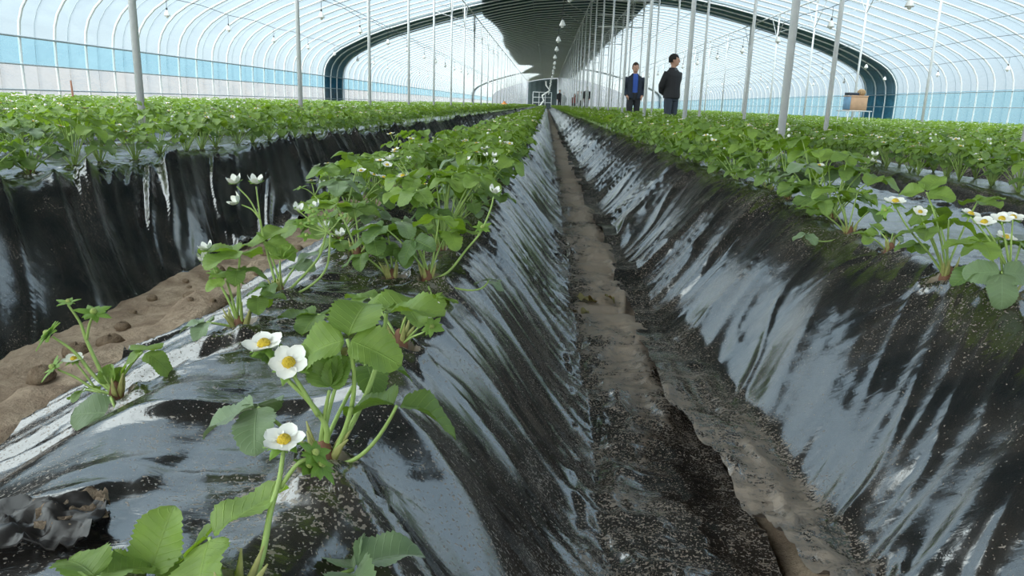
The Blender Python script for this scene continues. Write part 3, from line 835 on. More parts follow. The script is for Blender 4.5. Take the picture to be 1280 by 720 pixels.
    hero_leaf(r2, o, g(470, 415, .03), 200, 20, .04, 'g', .3, 44)
    fa, fb = g(538, 387, -.01), g(540, 408, -.02)
    hero_stem(r2, o, [o, g(515, 418, -.005), g(530, 402, -.01), fa], .0017, .001)
    hero_stem(r2, o, [o, g(514, 422, -.015), g(528, 416, -.02), fb], .0017, .001)
    hero_flower(r2, o, fa, (.15, -.75, .6), 45, .0135)
    hero_flower(r2, o, fb, (.1, -.9, .3), 46, .010, 'green')
    crown(r2, 3)
    # ---- plant by the film's torn outer edge
    r3, o = hero_root('mid', 146, 500, 'small strawberry plant by the torn film edge with starry buds and a dull round leaf')
    g = lambda px, py, dy=0: at_y(px, py, o[1]+dy)
    hero_leaf(r3, o, g(146, 516, -.03), -82, 46, .060, 'y', .3, 51, spread=1.75, curl=.15, fold=.15, roll=0, via=g(140, 500, -.02))
    hero_leaf(r3, o, g(178, 440, .01), 100, -12, .040, 'g', 1.0, 52, spread=1.7, curl=.4, droop=.35)
    hero_leaf(r3, o, g(138, 482, .0), 100, -75, .022, 'g', .9, 53, fold=.9, spread=.4)
    hero_leaf(r3, o, g(107, 487, .02), 170, 15, .022, 'g', .4, 54)
    f0 = g(108, 425, .0)
    hero_stem(r3, o, [o+(0, 0, .006), g(128, 468), f0, g(100, 403), g(85, 381)], .0026, .0012)
    hero_stem(r3, o, [f0, g(112, 405), g(117, 393)], .0018, .0012)
    hero_stem(r3, o, [o+(0, 0, .006), g(118, 470), g(93, 440), g(66, 421)], .0026, .0013)
    hero_stem(r3, o, [o+(0, 0, .006), g(118, 486), g(95, 472), g(72, 462)], .0020, .0012)
    hero_stem(r3, o, [g(118, 484), g(104, 465), g(93, 452)], .0014, .0010)
    hero_flower(r3, o, g(85, 377), (0, -.1, 1), 55, .0085, 'green'); hero_flower(r3, o, g(117, 390), (.25, -.3, .9), 56, .0125, 'green')
    hero_flower(r3, o, g(60, 417), (-.7, -.2, .5), 57, .0135, 'green'); hero_flower(r3, o, g(66, 459), (-.5, -.3, .6), 58, .0115, 'green')
    hero_flower(r3, o, g(92, 449), (0, -.2, 1), 59, .010)
    crown(r3, 4, .009)
    # ---- plant with broad flat leaves against the black wall
    r4, o = hero_root('mid', 300, 416, 'strawberry plant on the outer edge of the middle bed, pale buds at its side')
    g = lambda px, py, dy=0: at_y(px, py, o[1]+dy)
    hero_leaf(r4, o, g(300, 316, .0), 172, -2, .056, 'g', .8, 61, spread=1.3, curl=.12)
    hero_leaf(r4, o, g(283, 350, -.02), 140, -20, .028, 'g', .9, 62)
    hero_leaf(r4, o, g(297, 337, -.01), 20, 0, .034, 'g', .55, 63, spread=1.6)
    hero_leaf(r4, o, g(258, 403, -.02), 195, 12, .034, 'y', .5, 64, spread=1.2)
    hero_leaf(r4, o, g(322, 372, .0), 10, -5, .036, 'g', .5, 66)
    hero_stem(r4, o, [o, g(290, 385), g(273, 350), g(263, 325)], .0022, .0012)
    for i, (a, b_) in enumerate(((258, 312), (268, 322), (262, 335), (271, 341), (255, 326))):
        hero_flower(r4, o, g(a, b_, .01*(i % 2)), (-.2+.1*i, -.2, .9), 65+i, .0095, 'bud' if i % 2 == 0 else 'green')
    crown(r4, 5)
    r5, o = hero_root('mid', 350, 374, 'strawberry plant with a tall forked stalk of three white buds before the black wall')
    g = lambda px, py, dy=0: at_y(px, py, o[1]+dy)
    hero_leaf(r5, o, g(332, 302, .0), 75, -18, .054, 'g', .95, 71, spread=1.6, curl=.3, via=g(346, 340))
    hero_leaf(r5, o, g(350, 326, -.02), 70, -60, .030, 'g', 1.0, 72, fold=.8, spread=.6)
    hero_leaf(r5, o, g(372, 330, .03), 40, -40, .036, 'y', .8, 73)
    hero_leaf(r5, o, g(338, 356, -.02), 190, 20, .035, 'g', .2, 74)
    hero_leaf(r5, o, g(365, 383, -.04), -30, 25, .038, 'g', .3, 75)
    k = g(325, 274)
    hero_stem(r5, o, [o, g(338, 330, .01), g(330, 300, .01), k], .0024, .0016)
    hero_stem(r5, o, [k, g(323, 255), g(320, 233)], .0014, .001); hero_stem(r5, o, [k, g(312, 250), g(296, 233)], .0014, .001)
    hero_stem(r5, o, [k, g(315, 262), g(302, 256)], .0014, .001)
    hero_flower(r5, o, g(320, 229), (.1, -.2, 1), 76, .012, 'bud'); hero_flower(r5, o, g(294, 229), (-.2, -.2, 1), 77, .012, 'bud'); hero_flower(r5, o, g(297, 253), (-.5, -.4, .6), 78, .011, 'bud')
    hero_stem(r5, o, [o, g(372, 352), g(398, 322), g(408, 290)], .0024, .0016); hero_stem(r5, o, [o, g(384, 360), g(408, 335), g(413, 292)], .0022, .0015)
    for i in range(11):
        a, b_ = 408+random.uniform(-48, 22), 283+random.uniform(-24, 12)
        hero_stem(r5, o, [g(410, 291), g((a+410)/2, (b_+289)/2+2), g(a, b_)], .0012, .0008)
        hero_flower(r5, o, g(a, b_, random.uniform(-.02, .02)), (random.uniform(-.5, .5), -.3, .8), 80+i, .0085, 'green' if i % 3 else 'bud')
    crown(r5, 6)
    r6, o = hero_root('mid', 447, 322, 'strawberry plant with one very broad flat leaf held high before the black wall')
    g = lambda px, py, dy=0: at_y(px, py, o[1]+dy)
    hero_leaf(r6, o, g(420, 257, .0), 165, -4, .070, 'g', .85, 101, spread=1.2, curl=.10, thick=1.1)
    hero_leaf(r6, o, g(443, 262, .05), 100, -20, .052, 'g', .6, 102)
    hero_leaf(r6, o, g(470, 300, -.03), 20, 0, .042, 'g', .35, 103)
    hero_leaf(r6, o, g(425, 300, .02), 215, 10, .040, 'g', .4, 104)
    crown(r6, 7)
    r7, o = hero_root('mid', 534, 352, 'bushy strawberry plant on the furrow edge with a stalk leaning over the silvery film')
    g = lambda px, py, dy=0: at_y(px, py, o[1]+dy)
    hero_leaf(r7, o, g(549, 272, .0), 50, 14, .054, 'g', .95, 111, spread=1.9, curl=.25, roll=-8, via=g(540, 330))
    hero_leaf(r7, o, g(480, 284, -.01), 165, 2, .056, 'g', .2, 112, spread=1.3)
    hero_leaf(r7, o, g(502, 276, .03), 20, 5, .050, 'y', .55, 113)
    hero_leaf(r7, o, g(518, 300, -.03), 230, 35, .044, 'g', .1, 114)
    hero_leaf(r7, o, g(560, 290, .02), 10, -2, .052, 'g', .8, 115)
    hero_leaf(r7, o, g(530, 290, .04), 110, -12, .05, 'g', .8, 116)
    hero_leaf(r7, o, g(541, 372, -.09), 25, 2, .044, 'g', .85, 117, curl=.2)
    hero_leaf(r7, o, g(611, 350, .03), 60, 0, .032, 'y', .3, 118, via=g(588, 363, 0), fold=.1)
    k = g(601, 290)
    hero_stem(r7, o, [o, g(560, 340), g(583, 312), k, g(613, 262), g(617, 246)], .0024, .0012)
    hero_flower(r7, o, g(617, 241), (.3, -.2, .9), 119, .011, 'bud'); hero_flower(r7, o, g(603, 284), (0, -.4, .8), 120, .011, 'green')
    crown(r7, 8)
    r8, o = hero_root('mid', 490, 352, 'strawberry plant with slim bare stalks squeezed between two bushy ones on the middle bed')
    g = lambda px, py, dy=0: at_y(px, py, o[1]+dy)
    hero_leaf(r8, o, g(468, 300, -.02), 200, 8, .046, 'g', .35, 121); hero_leaf(r8, o, g(485, 292, .02), 95, -10, .05, 'g', .5, 122)
    hero_leaf(r8, o, g(452, 318, .0), 190, 15, .040, 'g', .3, 123); hero_leaf(r8, o, g(500, 310, .0), -60, 30, .04, 'g', .3, 124)
    crown(r8, 9)
    # ---- across the furrow
    q1, o = hero_root('across', 1183, 349, 'strawberry plant across the furrow on a reddish crown in a film hole, stalks fanned upward')
    g = lambda px, py, dy=0: at_y(px, py, o[1]+dy)
    hero_leaf(q1, o, g(1186, 275, .0), 75, 18, .046, 'g', .75, 131, spread=1.6, via=g(1184, 320))
    hero_leaf(q1, o, g(1160, 287, -.02), 160, 5, .044, 'g', .45, 132); hero_leaf(q1, o, g(1158, 240, .02), 45, -35, .046, 'g', .8, 133, curl=.1)
    hero_leaf(q1, o, g(1222, 252, .06), 10, -10, .046, 'g', .65, 134, curl=.1); hero_leaf(q1, o, g(1150, 305, .03), 170, 0, .036, 'g', .4, 135)
    hero_leaf(q1, o, g(1168, 262, .06), 120, 0, .048, 'g', .6, 136)
    hero_stem(q1, o, [o, g(1160, 315), g(1135, 285), g(1119, 258)], .002, .0012); hero_flower(q1, o, g(1119, 252), (-.1, -.3, 1), 137, .015)
    hero_stem(q1, o, [o, g(1168, 310), g(1155, 280), g(1150, 268)], .0018, .001); hero_flower(q1, o, g(1150, 265), (0, -.5, .7), 138, .010)
    hero_flower(q1, o, g(1107, 263), (-.6, -.3, .6), 139, .009, 'green')
    crown(q1, 10, .012)
    q2, o = hero_root('across', 1257, 381, 'strawberry plant nearest the frame edge across the furrow, dull grey leaves drooping over the film')
    g = lambda px, py, dy=0: at_y(px, py, o[1]+dy)
    hero_leaf(q2, o, g(1252, 340, -.03), -95, 62, .050, 'y', .6, 141, spread=1.6, curl=.1, fold=.15)
    hero_leaf(q2, o, g(1228, 304, .0), 170, 2, .048, 'g', .85, 142); hero_leaf(q2, o, g(1225, 336, .0), 195, 25, .042, 'g', .15, 143)
    hero_leaf(q2, o, g(1276, 305, .02), 20, 0, .05, 'g', .7, 144); hero_leaf(q2, o, g(1248, 300, .05), 90, -5, .05, 'g', .6, 145)
    for i, (a, b_) in enumerate(((1230, 278), (1252, 274), (1266, 272), (1257, 297), (1213, 268))):
        hero_stem(q2, o, [o, g(1262, 345), g((a+1262)/2, (b_+335)/2), g(a, b_+3)], .002, .001); hero_flower(q2, o, g(a, b_, .01*i), (.1*(i-2), -.3, .95), 146+i, .0135)
    crown(q2, 11, .012)
    q3, o = hero_root('across', 1061, 295, 'strawberry plant across the furrow with bright leaves, one trailing on the film')
    g = lambda px, py, dy=0: at_y(px, py, o[1]+dy)
    hero_leaf(q3, o, g(1043, 238, .0), 110, -8, .052, 'g', .85, 151); hero_leaf(q3, o, g(1072, 241, .01), 50, -4, .054, 'g', .95, 152)
    hero_leaf(q3, o, g(1030, 252, -.02), 170, 8, .046, 'g', .5, 153); hero_leaf(q3, o, g(1088, 262, .0), 5, 12, .044, 'g', .3, 154)
    hero_leaf(q3, o, g(1052, 250, .05), 95, 0, .05, 'g', .6, 155); hero_leaf(q3, o, g(1010, 293, -.03), 190, 10, .034, 'y', .3, 156, via=g(1030, 302, -.02))
    hero_leaf(q3, o, g(1020, 262, .03), 150, 0, .045, 'g', .6, 157)
    crown(q3, 12, .012)
    q4, o = hero_root('across', 1112, 318, 'stunted strawberry plant across the furrow with pale young leaves and dry brown scraps')
    g = lambda px, py, dy=0: at_y(px, py, o[1]+dy)
    hero_leaf(q4, o, g(1088, 296, .0), 160, -20, .030, 'g', .9, 161); hero_leaf(q4, o, g(1100, 290, .02), 100, -30, .032, 'g', .8, 162)
    hero_leaf(q4, o, g(1116, 292, .02), 20, 20, .030, 'y', .4, 163); hero_leaf(q4, o, g(1131, 316, -.01), 10, -20, .024, 'd', .3, 164, n=2, fold=1.0)
    crown(q4, 13, .012)

# ---- generic plants
def generic_spec(seed):
    r = random.Random(seed); L = []
    n = r.randint(9, 12); a0 = r.random()*6.28
    for i in range(n):
        az = a0+2*PI*i/n*1.0+r.uniform(-.35, .35) + (i % 2)*.5
        inner = i % 3 == 0
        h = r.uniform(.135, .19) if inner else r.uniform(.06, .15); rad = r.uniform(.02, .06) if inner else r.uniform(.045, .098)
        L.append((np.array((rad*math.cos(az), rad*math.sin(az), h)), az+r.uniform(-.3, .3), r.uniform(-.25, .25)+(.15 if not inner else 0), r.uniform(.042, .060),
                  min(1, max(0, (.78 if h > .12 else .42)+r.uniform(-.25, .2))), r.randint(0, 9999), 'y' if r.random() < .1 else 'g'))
    S = []
    for i in range(r.choice((1, 2, 2))):
        az = r.random()*6.28; k = np.array((.055*math.cos(az), .055*math.sin(az), r.uniform(.10, .15)))
        fl = []
        for j in range(r.randint(2, 4)):
            fl.append((k+np.array((r.uniform(-.03, .03)+.02*math.cos(az), r.uniform(-.03, .03)+.02*math.sin(az), r.uniform(.015, .055))), r.choice(('open', 'open', 'bud', 'green')), r.randint(0, 999)))
        S.append((k, fl))
    return L, S
def generic_hi(seed):
    L, S = generic_spec(seed); root = empty('strawberry_plant', (0, 0, 0)); o = np.zeros(3)
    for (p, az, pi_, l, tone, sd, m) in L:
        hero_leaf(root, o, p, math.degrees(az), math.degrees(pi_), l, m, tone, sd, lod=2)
    for k, fl in S:
        hero_stem(root, o, [(0, 0, .004), k*.5+np.array((0, 0, .02)), k], .0022, .0015)
        for (p, kd, sd) in fl:
            hero_stem(root, o, [k, (k+p)/2+np.array((0, 0, .004)), p], .0013, .0009)
            hero_flower(root, o, p, _n((p-k)*.5+np.array((0, 0, .03))), sd, .0125 if kd == 'open' else .0095, kd, 2)
    crown(root, seed)
    return root
def generic_mid(seed):
    L, S = generic_spec(seed); root = empty('strawberry_plant', (0, 0, 0))
    lf, st, fls = MB(), MB(), []
    for (p, az, pi_, l, tone, sd, m) in L:
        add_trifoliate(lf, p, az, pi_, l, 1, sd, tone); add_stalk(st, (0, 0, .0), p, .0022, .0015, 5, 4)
    for k, fl in S:
        st.tube([(0, 0, 0), k*.5+np.array((0, 0, .02)), k], .0018, 4)
        for (p, kd, sd) in fl:
            st.tube([k, p], .0012, 4)
            fl_ = MB(); fls.append(fl_); ax = _n((p-k)*.5+np.array((0, 0, .03)))
            if kd == 'open': petals(fl_, p, ax, .0135, 1, sd, 0); dome(fl_, p, ax, .005, .005, 1, 6)
            else: dome(fl_, p, ax, .005, .007, 2 if kd == 'green' else 0, 6)
    part('foliage', lf, [M['leaf']], root, attr='luv'); part('stalks', st, [M['stem']], root)
    for fl_ in fls: part('flower', fl_, [M['petal'], M['pollen'], M['fruit']], root)
    return root
def low_arrays(seed):
    """one far plant as raw arrays: verts, quads, material, attr"""
    L, S = generic_spec(seed); mb = MB(); r = random.Random(seed)
    for (p, az, pi_, l, tone, sd, m) in L[:9]:
        R = rotm(az, pi_, 0)
        for a in (0, 1.45, -1.45):
            Rl = np.array(Matrix.Rotation(a, 3, 'Z')); l2 = l*1.05; w = l2*.43
            V = np.array([(0, 0, 0), (-w, l2*.5, .2*w), (-w*.6, l2*.92, .05*w-.1*l2), (0, l2, -.2*l2), (w*.6, l2*.92, .05*w-.1*l2), (w, l2*.5, .2*w), (0, l2*.5, 0)])
            A = np.array([(0, 0, tone), (-1, .5, tone), (-1, .9, tone), (0, 1, tone), (1, .9, tone), (1, .5, tone), (0, .5, tone)])
            mb.add(V @ Rl.T @ R.T + p, [(0, 6, 1, 1), (1, 6, 3, 2), (6, 5, 4, 3), (0, 5, 6, 6)], 0, A)
        d = np.array((-math.sin(az), math.cos(az), 0))*.002
        mb.add(np.array([-d, d, p+d*.6, p-d*.6]), [(0, 1, 2, 3)], 1, np.full((4, 3), .6))
    for k, fl in S:
        for (p, kd, sd) in fl:
            if kd == 'green': continue
            e = .011; mb.add(np.array([p+(-e, 0, 0), p+(0, -e, 0), p+(e, 0, 0), p+(0, e, 0), p+(0, 0, .004)]), [(0, 1, 4, 4), (1, 2, 4, 4), (2, 3, 4, 4), (3, 0, 4, 4)], 2, np.full((5, 3), .5))
    return np.concatenate(mb.v), mb.f, mb.m, np.concatenate(mb.a)
NAMES = {('mid', 'edge'): "the middle bed's furrow-side row", ('mid', 'inner'): "the middle bed's row facing the black wall",
         ('across', 'edge'): 'the furrow-side row across the muddy furrow', ('across', 'back'): 'the hidden-side row across the muddy furrow',
         ('blackwall', 'edge'): 'the row along the top of the black wall', ('blackwall', 'back'): 'the row behind the one topping the black wall'}
def row_name(key, w):
    if (key, w) in NAMES: return NAMES[(key, w)]
    if key in ('r2', 'r3'): return 'the %s row of the %s bed past the muddy furrow' % ('front' if w == 'front' else 'back', 'second' if key == 'r2' else 'third')
    return 'the beds out by the pale blue wall' if key[0] == 'r' else 'the beds out by the blue-banded wall'
def plan_rows():
    """positions of every row plant, nearest first"""
    out = []; r = random.Random(99)
    for (key, x, w) in ROWS:
        hero = [p for p in PLANTS if p[0] == key]
        y = .5+r.uniform(0, .1)
        sp = .195
        while y < 104:
            far = y > 40
            px = x+r.uniform(-.025, .025); py = y+r.uniform(-.03, .03)
            y += sp*(1 if not far else 2.2)
            pr = project((px, py, .45))
            if pr is None or pr[0] < -70 or pr[0] > 1350: continue
            if pr[1] > 820: continue
            if any(abs(px-h[1]) < .15 and abs(py-h[2]) < .14 for h in hero): continue
            # the two near beds are hero-planted at the very front
            if key == 'mid' and py < max(h[2] for h in hero)+.12: continue
            if key == 'across' and w == 'edge' and py < max(h[2] for h in hero)+.12: continue
            if key == 'across' and w == 'back' and py < 4.2: continue
            out.append((math.hypot(px, py)*(1.0 if key in ('mid', 'across', 'blackwall', 'r2') else 1.1), key, w, px, py, far))
    out.sort(key=lambda t: t[0])
    return out
build_heroes()
PLAN = plan_rows()
NIND = 300-len(PLANTS)
for (d, key, w, px, py, far) in PLAN[:NIND]:
    if BK[key]['near']: add_hole(key, px, py)
HI = [generic_hi(500+i) for i in range(8)]
MID = [generic_mid(500+i) for i in range(8)]
used = set(); cnt = {}
rr = random.Random(5)
for i, (d, key, w, px, py, far) in enumerate(PLAN[:NIND]):
    z = bedz(key, px, py)-.004 if key in BK else 0
    lib = HI if d < 2.7 else MID
    vi = rr.randrange(8); src = lib[vi]
    if id(src) not in used: o = src; used.add(id(src))
    else: o = copy_tree(src)
    o.location = (px, py, z); o.rotation_euler = (0, 0, rr.random()*6.28)
    s = rr.uniform(.85, 1.12)*(1.0 if key != 'blackwall' else 1.0); o.scale = (s, s, s*rr.uniform(.9, 1.1))
    k = (key, w) if key in ('mid', 'across', 'blackwall', 'r2', 'r3') else (key[0], '')
    n = cnt.get(k, 0); cnt[k] = n+1
    nm = row_name(key, w)
    if k[1] and n < 16: lab = 'leafy strawberry plant, %s in %s' % (ORD[n] if n else 'first', nm)
    elif k[1]: lab = 'leafy strawberry plant farther along %s' % nm
    else: lab = 'leafy strawberry plant in %s' % nm
    tag(o, lab, 'plant', 'strawberry plants of %s' % nm)
for src in HI+MID:
    if id(src) not in used:
        def kill(o):
            for c in KIDS.get(o.name, []): kill(c)
            bpy.data.objects.remove(o)
        kill(src)
# the remaining plants, too many and too small to single out
VAR = [low_arrays(500+i) for i in range(8)]
Vs, Fs, Ms, As = [], [], [], []; off = 0
rest = PLAN[NIND:]
byb = {}
for t in rest: byb.setdefault(t[1], []).append(t)
nrg = np.random.default_rng(3)
for key, lst in byb.items():
    xs = np.array([t[3] for t in lst]); ysr = np.array([t[4] for t in lst])
    zs = film_height(BK[key], xs, ysr)
    for i, t in enumerate(lst):
        v, f, m, a = VAR[nrg.integers(8)]
        an = nrg.random()*6.28; s = (.9+.25*nrg.random())*(1.25 if t[5] else 1.0)
        c, sn = math.cos(an)*s, math.sin(an)*s
        q = v @ np.array([[c, sn, 0], [-sn, c, 0], [0, 0, s]]) + np.array((xs[i], ysr[i], zs[i]))
        Vs.append(q); a2 = a.copy(); a2[:, 2] = np.clip(a2[:, 2]+.3*(nrg.random()-.5), 0, 1); As.append(a2)
        Fs.append(np.array(f)+off); Ms.append(m); off += len(v)
V = np.concatenate(Vs); Fq = np.concatenate(Fs); Mi = np.concatenate(Ms)
tri = Fq[:, 2] == Fq[:, 3]
loops = []; starts = []
ln = np.where(tri, 3, 4); st = np.concatenate([[0], np.cumsum(ln)[:-1]])
flat = Fq.ravel(); keep = np.ones(len(Fq)*4, bool).reshape(-1, 4); keep[tri, 3] = False
flat = flat[keep.ravel()]
me = bpy.data.meshes.new('far_strawberry_plants')
me.vertices.add(len(V)); me.vertices.foreach_set('co', V.astype(np.float32).ravel())
me.loops.add(len(flat)); me.loops.foreach_set('vertex_index', flat.astype(np.int32))
me.polygons.add(len(Fq)); me.polygons.foreach_set('loop_start', st.astype(np.int32))
for m in (M['leaf'], M['stem'], M['petal']): me.materials.append(m)
me.polygons.foreach_set('material_index', Mi.astype(np.int32))
at = me.attributes.new('luv', 'FLOAT_VECTOR', 'POINT'); at.data.foreach_set('vector', np.concatenate(As).astype(np.float32).ravel())
me.update(calc_edges=True); me.validate()
tag(link('far_strawberry_plants', me), 'carpet of distant strawberry plants on all the beds', 'plants', kind='stuff')
print('PLANTS', len(PLAN), 'far verts', len(V))
for q in BEDS: build_film(q)
build_soil()
# ------------------------------------------------------------------ people
def remeshed(mb, voxel, name, mats, smooth_it=2):
    me = mb.mesh(name, mats); o = bpy.data.objects.new('remesh_tmp', me); COL.objects.link(o)
    m = o.modifiers.new('r', 'REMESH'); m.mode = 'VOXEL'; m.voxel_size = voxel; m.use_smooth_shade = True
    if smooth_it:
        s = o.modifiers.new('s', 'SMOOTH'); s.iterations = smooth_it; s.factor = .5
    dg = bpy.context.evaluated_depsgraph_get(); dg.update()
    out = bpy.data.meshes.new_from_object(o.evaluated_get(dg)); out.name = name
    bpy.data.objects.remove(o); out.materials.clear()
    for q_ in mats: out.materials.append(q_)
    return out
def cut(me, fn, thick=0.0):
    """drop the faces whose centre fails fn, then give the sheet a thickness"""
    import bmesh
    bm = bmesh.new(); bm.from_mesh(me)
    kill = [f for f in bm.faces if not fn(f.calc_center_median())]
    bmesh.ops.delete(bm, geom=kill, context='FACES')
    if thick: bmesh.ops.solidify(bm, geom=bm.faces[:], thickness=thick)
    for f in bm.faces: f.smooth = True
    bm.to_mesh(me); bm.free(); return me
def rings(mb, R, n=20):
    """closed loft through (x, y, z, rx, ry)"""
    P = np.array([[(x+rx*math.cos(2*PI*k/n), y+ry*math.sin(2*PI*k/n), z) for (x, y, z, rx, ry) in R] for k in range(n)])
    mb.grid(P, close_u=True)
    base = mb.n-len(R)*n; L = len(R)
    mb.f.append(tuple(base+k*L for k in range(n))[::-1]); mb.m.append(0)
    mb.f.append(tuple(base+k*L+L-1 for k in range(n))); mb.m.append(0)
def turn(P, c, az):
    P = np.array(P, float); c = np.array(c); d = P-c; ca, sa = math.cos(az), math.sin(az)
    return np.stack([d[:, 0]*ca-d[:, 1]*sa, d[:, 0]*sa+d[:, 1]*ca, d[:, 2]], 1)+c
HC = np.array((0, 0, 1.53))
def big(P, k=1.1): return HC+(np.asarray(P, float)-HC)*k
def hand(mb, w, d, side, curl):
    """palm, four unequal bent fingers and a side thumb from wrist w along d"""
    d = _n(d); nrm = _n(np.cross(d, (0, 1, 0.01))); acr = np.cross(nrm, d)
    w = np.array(w)
    mb.tube([w, w+d*.045, w+d*.085], [.026, .040, .036], 10, flat=(1, .5))
    for i, l in enumerate((.068, .078, .074, .058)):
        b0 = w+d*.08+acr*(.0285-.019*i)
        d1 = _n(d+nrm*side*curl*.5); d2 = _n(d+nrm*side*curl*1.4)
        mb.tube([b0, b0+d1*l*.5, b0+d1*l*.5+d2*l*.5], [.0095, .009, .0075], 7)
    t0 = w+d*.025+acr*.034
    mb.tube([t0, t0+_n(d+acr*.9)*.035, t0+_n(d+acr*.9)*.035+_n(d+acr*.2+nrm*side*.4)*.032], [.012, .011, .009], 7)
def make_person(label, loc, rz, H, pose, cols, group=None, vox=.011, head_turn=0.0):
    root = tag(empty('person', loc, rz), label, 'person', group); s = H/1.75
    sk, jk, inn, tr, hr, sh = cols
    hc = np.array((0, -.01, 1.635))
    ARM = {'pockets': [((.185, .0, 1.40), .052), ((.225, .0, 1.28), .049), ((.262, .045, 1.12), .043), ((.235, -.03, .99), .036), ((.205, -.085, .93), .028)],
           'behind': [((.185, .0, 1.40), .052), ((.225, .03, 1.28), .049), ((.248, .095, 1.12), .043), ((.17, .165, 1.0), .036), ((.07, .175, .95), .028)],
           'hang': [((.185, .0, 1.40), .052), ((.225, .01, 1.28), .049), ((.245, .02, 1.12), .043), ((.245, -.01, .98), .036), ((.24, -.04, .87), .028)]}[pose]
    lean = .012
    b = MB()
    rings(b, [(0, .0, .84, .12, .09), (0, 0, .90, .165, .115), (0, 0, .98, .168, .118), (0, 0, 1.07, .15, .108), (0, 0, 1.2, .165, .118), (0, 0, 1.33, .18, .118), (0, .005, 1.41, .165, .095),
              (0, .01, 1.455, .10, .072), (0, .01, 1.49, .06, .060), (0, .0, 1.56, .054, .058)])
    hd = MB()
    rings(hd, [(0, -.012, 1.528, .030, .034), (0, -.014, 1.54, .048, .060), (0, -.012, 1.565, .061, .078), (0, -.006, 1.60, .070, .088), (0, .0, 1.64, .076, .095), (0, .004, 1.68, .077, .098), (0, .006, 1.71, .068, .088), (0, .008, 1.735, .048, .062), (0, .01, 1.75, .018, .025)])
    hd.tube([(0, -.092, 1.655), (0, -.110, 1.622), (0, -.098, 1.608)], [.008, .015, .009], 8)              # nose
    hd.tube([(-.045, -.080, 1.668), (0, -.097, 1.666), (.045, -.080, 1.668)], [.008, .010, .008], 8)          # brow
    hd.tube([(-.026, -.080, 1.578), (0, -.090, 1.576), (.026, -.080, 1.578)], [.007, .009, .007], 8)          # lips
    for sx in (-1, 1): hd.tube([(sx*.074, .005, 1.655), (sx*.086, .016, 1.635), (sx*.076, .008, 1.605)], [.010, .014, .009], 8, flat=(1, .6))
    V = turn(big(np.concatenate(hd.v)), (0, .01, 0), head_turn); b.add(V, hd.f)
    for sx in (-1, 1):
        b.tube([(sx*.085, 0, .92), (sx*.092, -.005, .70), (sx*.092, -.01, .50), (sx*.092, .005, .36), (sx*.092, .012, .10)], [.088, .075, .056, .055, .038], 14)
        b.tube([(sx*.092, .05, .05), (sx*.095, -.03, .05), (sx*.105, -.15, .035)], [.036, .040, .030], 10)
        A = [np.array((sx*p[0], p[1], p[2])) for p, r in ARM]
        b.tube(A, [r for p, r in ARM], 12)
        hand(b, A[-1], A[-1]-A[-2], sx, .5)
    body = remeshed(b, vox*.8, 'body', [sk]); o = link('body', body, root); o.scale = (s, s, s); KIDS.setdefault(root.name, []).append(o)
    def cl(name, mb, mat, v=vox, fn=None, th=0.0, sm=2, label=None):
        me = remeshed(mb, v, name, [mat], sm)
        if fn: cut(me, fn, th)
        q_ = link(name, me, root); q_.scale = (s, s, s)
        if label: q_['label'] = label
        return q_
    # eyes
    for sx in (-1, 1):
        e = MB(); e.lathe([(.001, -.006), (.008, -.003), (.010, 0), (.008, .003), (.001, .006)], n=8)
        c = turn(big([(sx*.031, -.086, 1.647)]), (0, .01, 0), head_turn)[0]
        q_ = link('eye', e.mesh('eye', [M['cable']]), root); q_.location = tuple(c*s); q_.scale = (s, s, s)
    # trousers
    t = MB(); rings(t, [(0, 0, .80, .15, .11), (0, 0, .88, .182, .130), (0, 0, .98, .185, .134), (0, 0, 1.03, .175, .128)])
    for sx in (-1, 1): t.tube([(sx*.088, 0, .92), (sx*.096, -.005, .70), (sx*.096, -.008, .50), (sx*.097, .004, .34), (sx*.097, .012, .07)], [.100, .092, .076, .074, .070], 14)
    cl('trousers', t, tr)
    for sx in (-1, 1):
        f = MB(); f.tube([(sx*.092, .065, .055), (sx*.095, -.02, .06), (sx*.105, -.13, .045), (sx*.108, -.185, .035)], [.045, .050, .044, .028], 12); cl('shoe', f, sh)
    # inner top
    i_ = MB(); rings(i_, [(0, 0, .93, .172, .128), (0, -.005, 1.07, .165, .128), (0, -.004, 1.2, .176, .132), (0, 0, 1.33, .190, .128), (0, .005, 1.42, .165, .102), (0, .008, 1.475, .085, .076), (0, .008, 1.50, .070, .068)])
    cl('sweater', i_, inn)
    # jacket with sleeves
    j = MB(); rings(j, [(0, .0, .85, .206, .156), (0, 0, .92, .208, .158), (0, 0, 1.07, .192, .150), (0, 0, 1.2, .200, .152), (0, 0, 1.33, .210, .146), (0, .005, 1.41, .190, .115), (0, .01, 1.46, .115, .090), (0, .012, 1.50, .082, .080), (0, .012, 1.525, .078, .078)])
    for sx in (-1, 1):
        A = [np.array((sx*p[0], p[1], p[2])) for p, r in ARM]
        j.tube(A, [ARM[k][1]+(.020, .020, .020, .019, .018)[k] for k in range(5)], 14)
    def keep(c):
        if c.z > 1.505 or (c.z < .87 and abs(c.x) < .2 and abs(c.y) < .12 and c.z < .853): return False
        if pose == 'pockets' and c.y < -.02: return abs(c.x) > .055+.02*math.sin((c.z-.8)*4) or c.z < .84
        return not (c.z > 1.44 and c.y < -.03 and abs(c.x) < .035)
    jo = cl('jacket', j, jk, fn=keep, th=.008)
    # hair: a cap over crown, sides and nape
    h = MB(); rings(h, [(0, .022, 1.60, .074, .088), (0, .014, 1.64, .083, .100), (0, .012, 1.68, .085, .105), (0, .012, 1.715, .077, .098), (0, .012, 1.748, .055, .072), (0, .012, 1.772, .02, .03)])
    V = turn(big(np.concatenate(h.v)), (0, .01, 0), head_turn); h2 = MB(); h2.add(V, h.f)
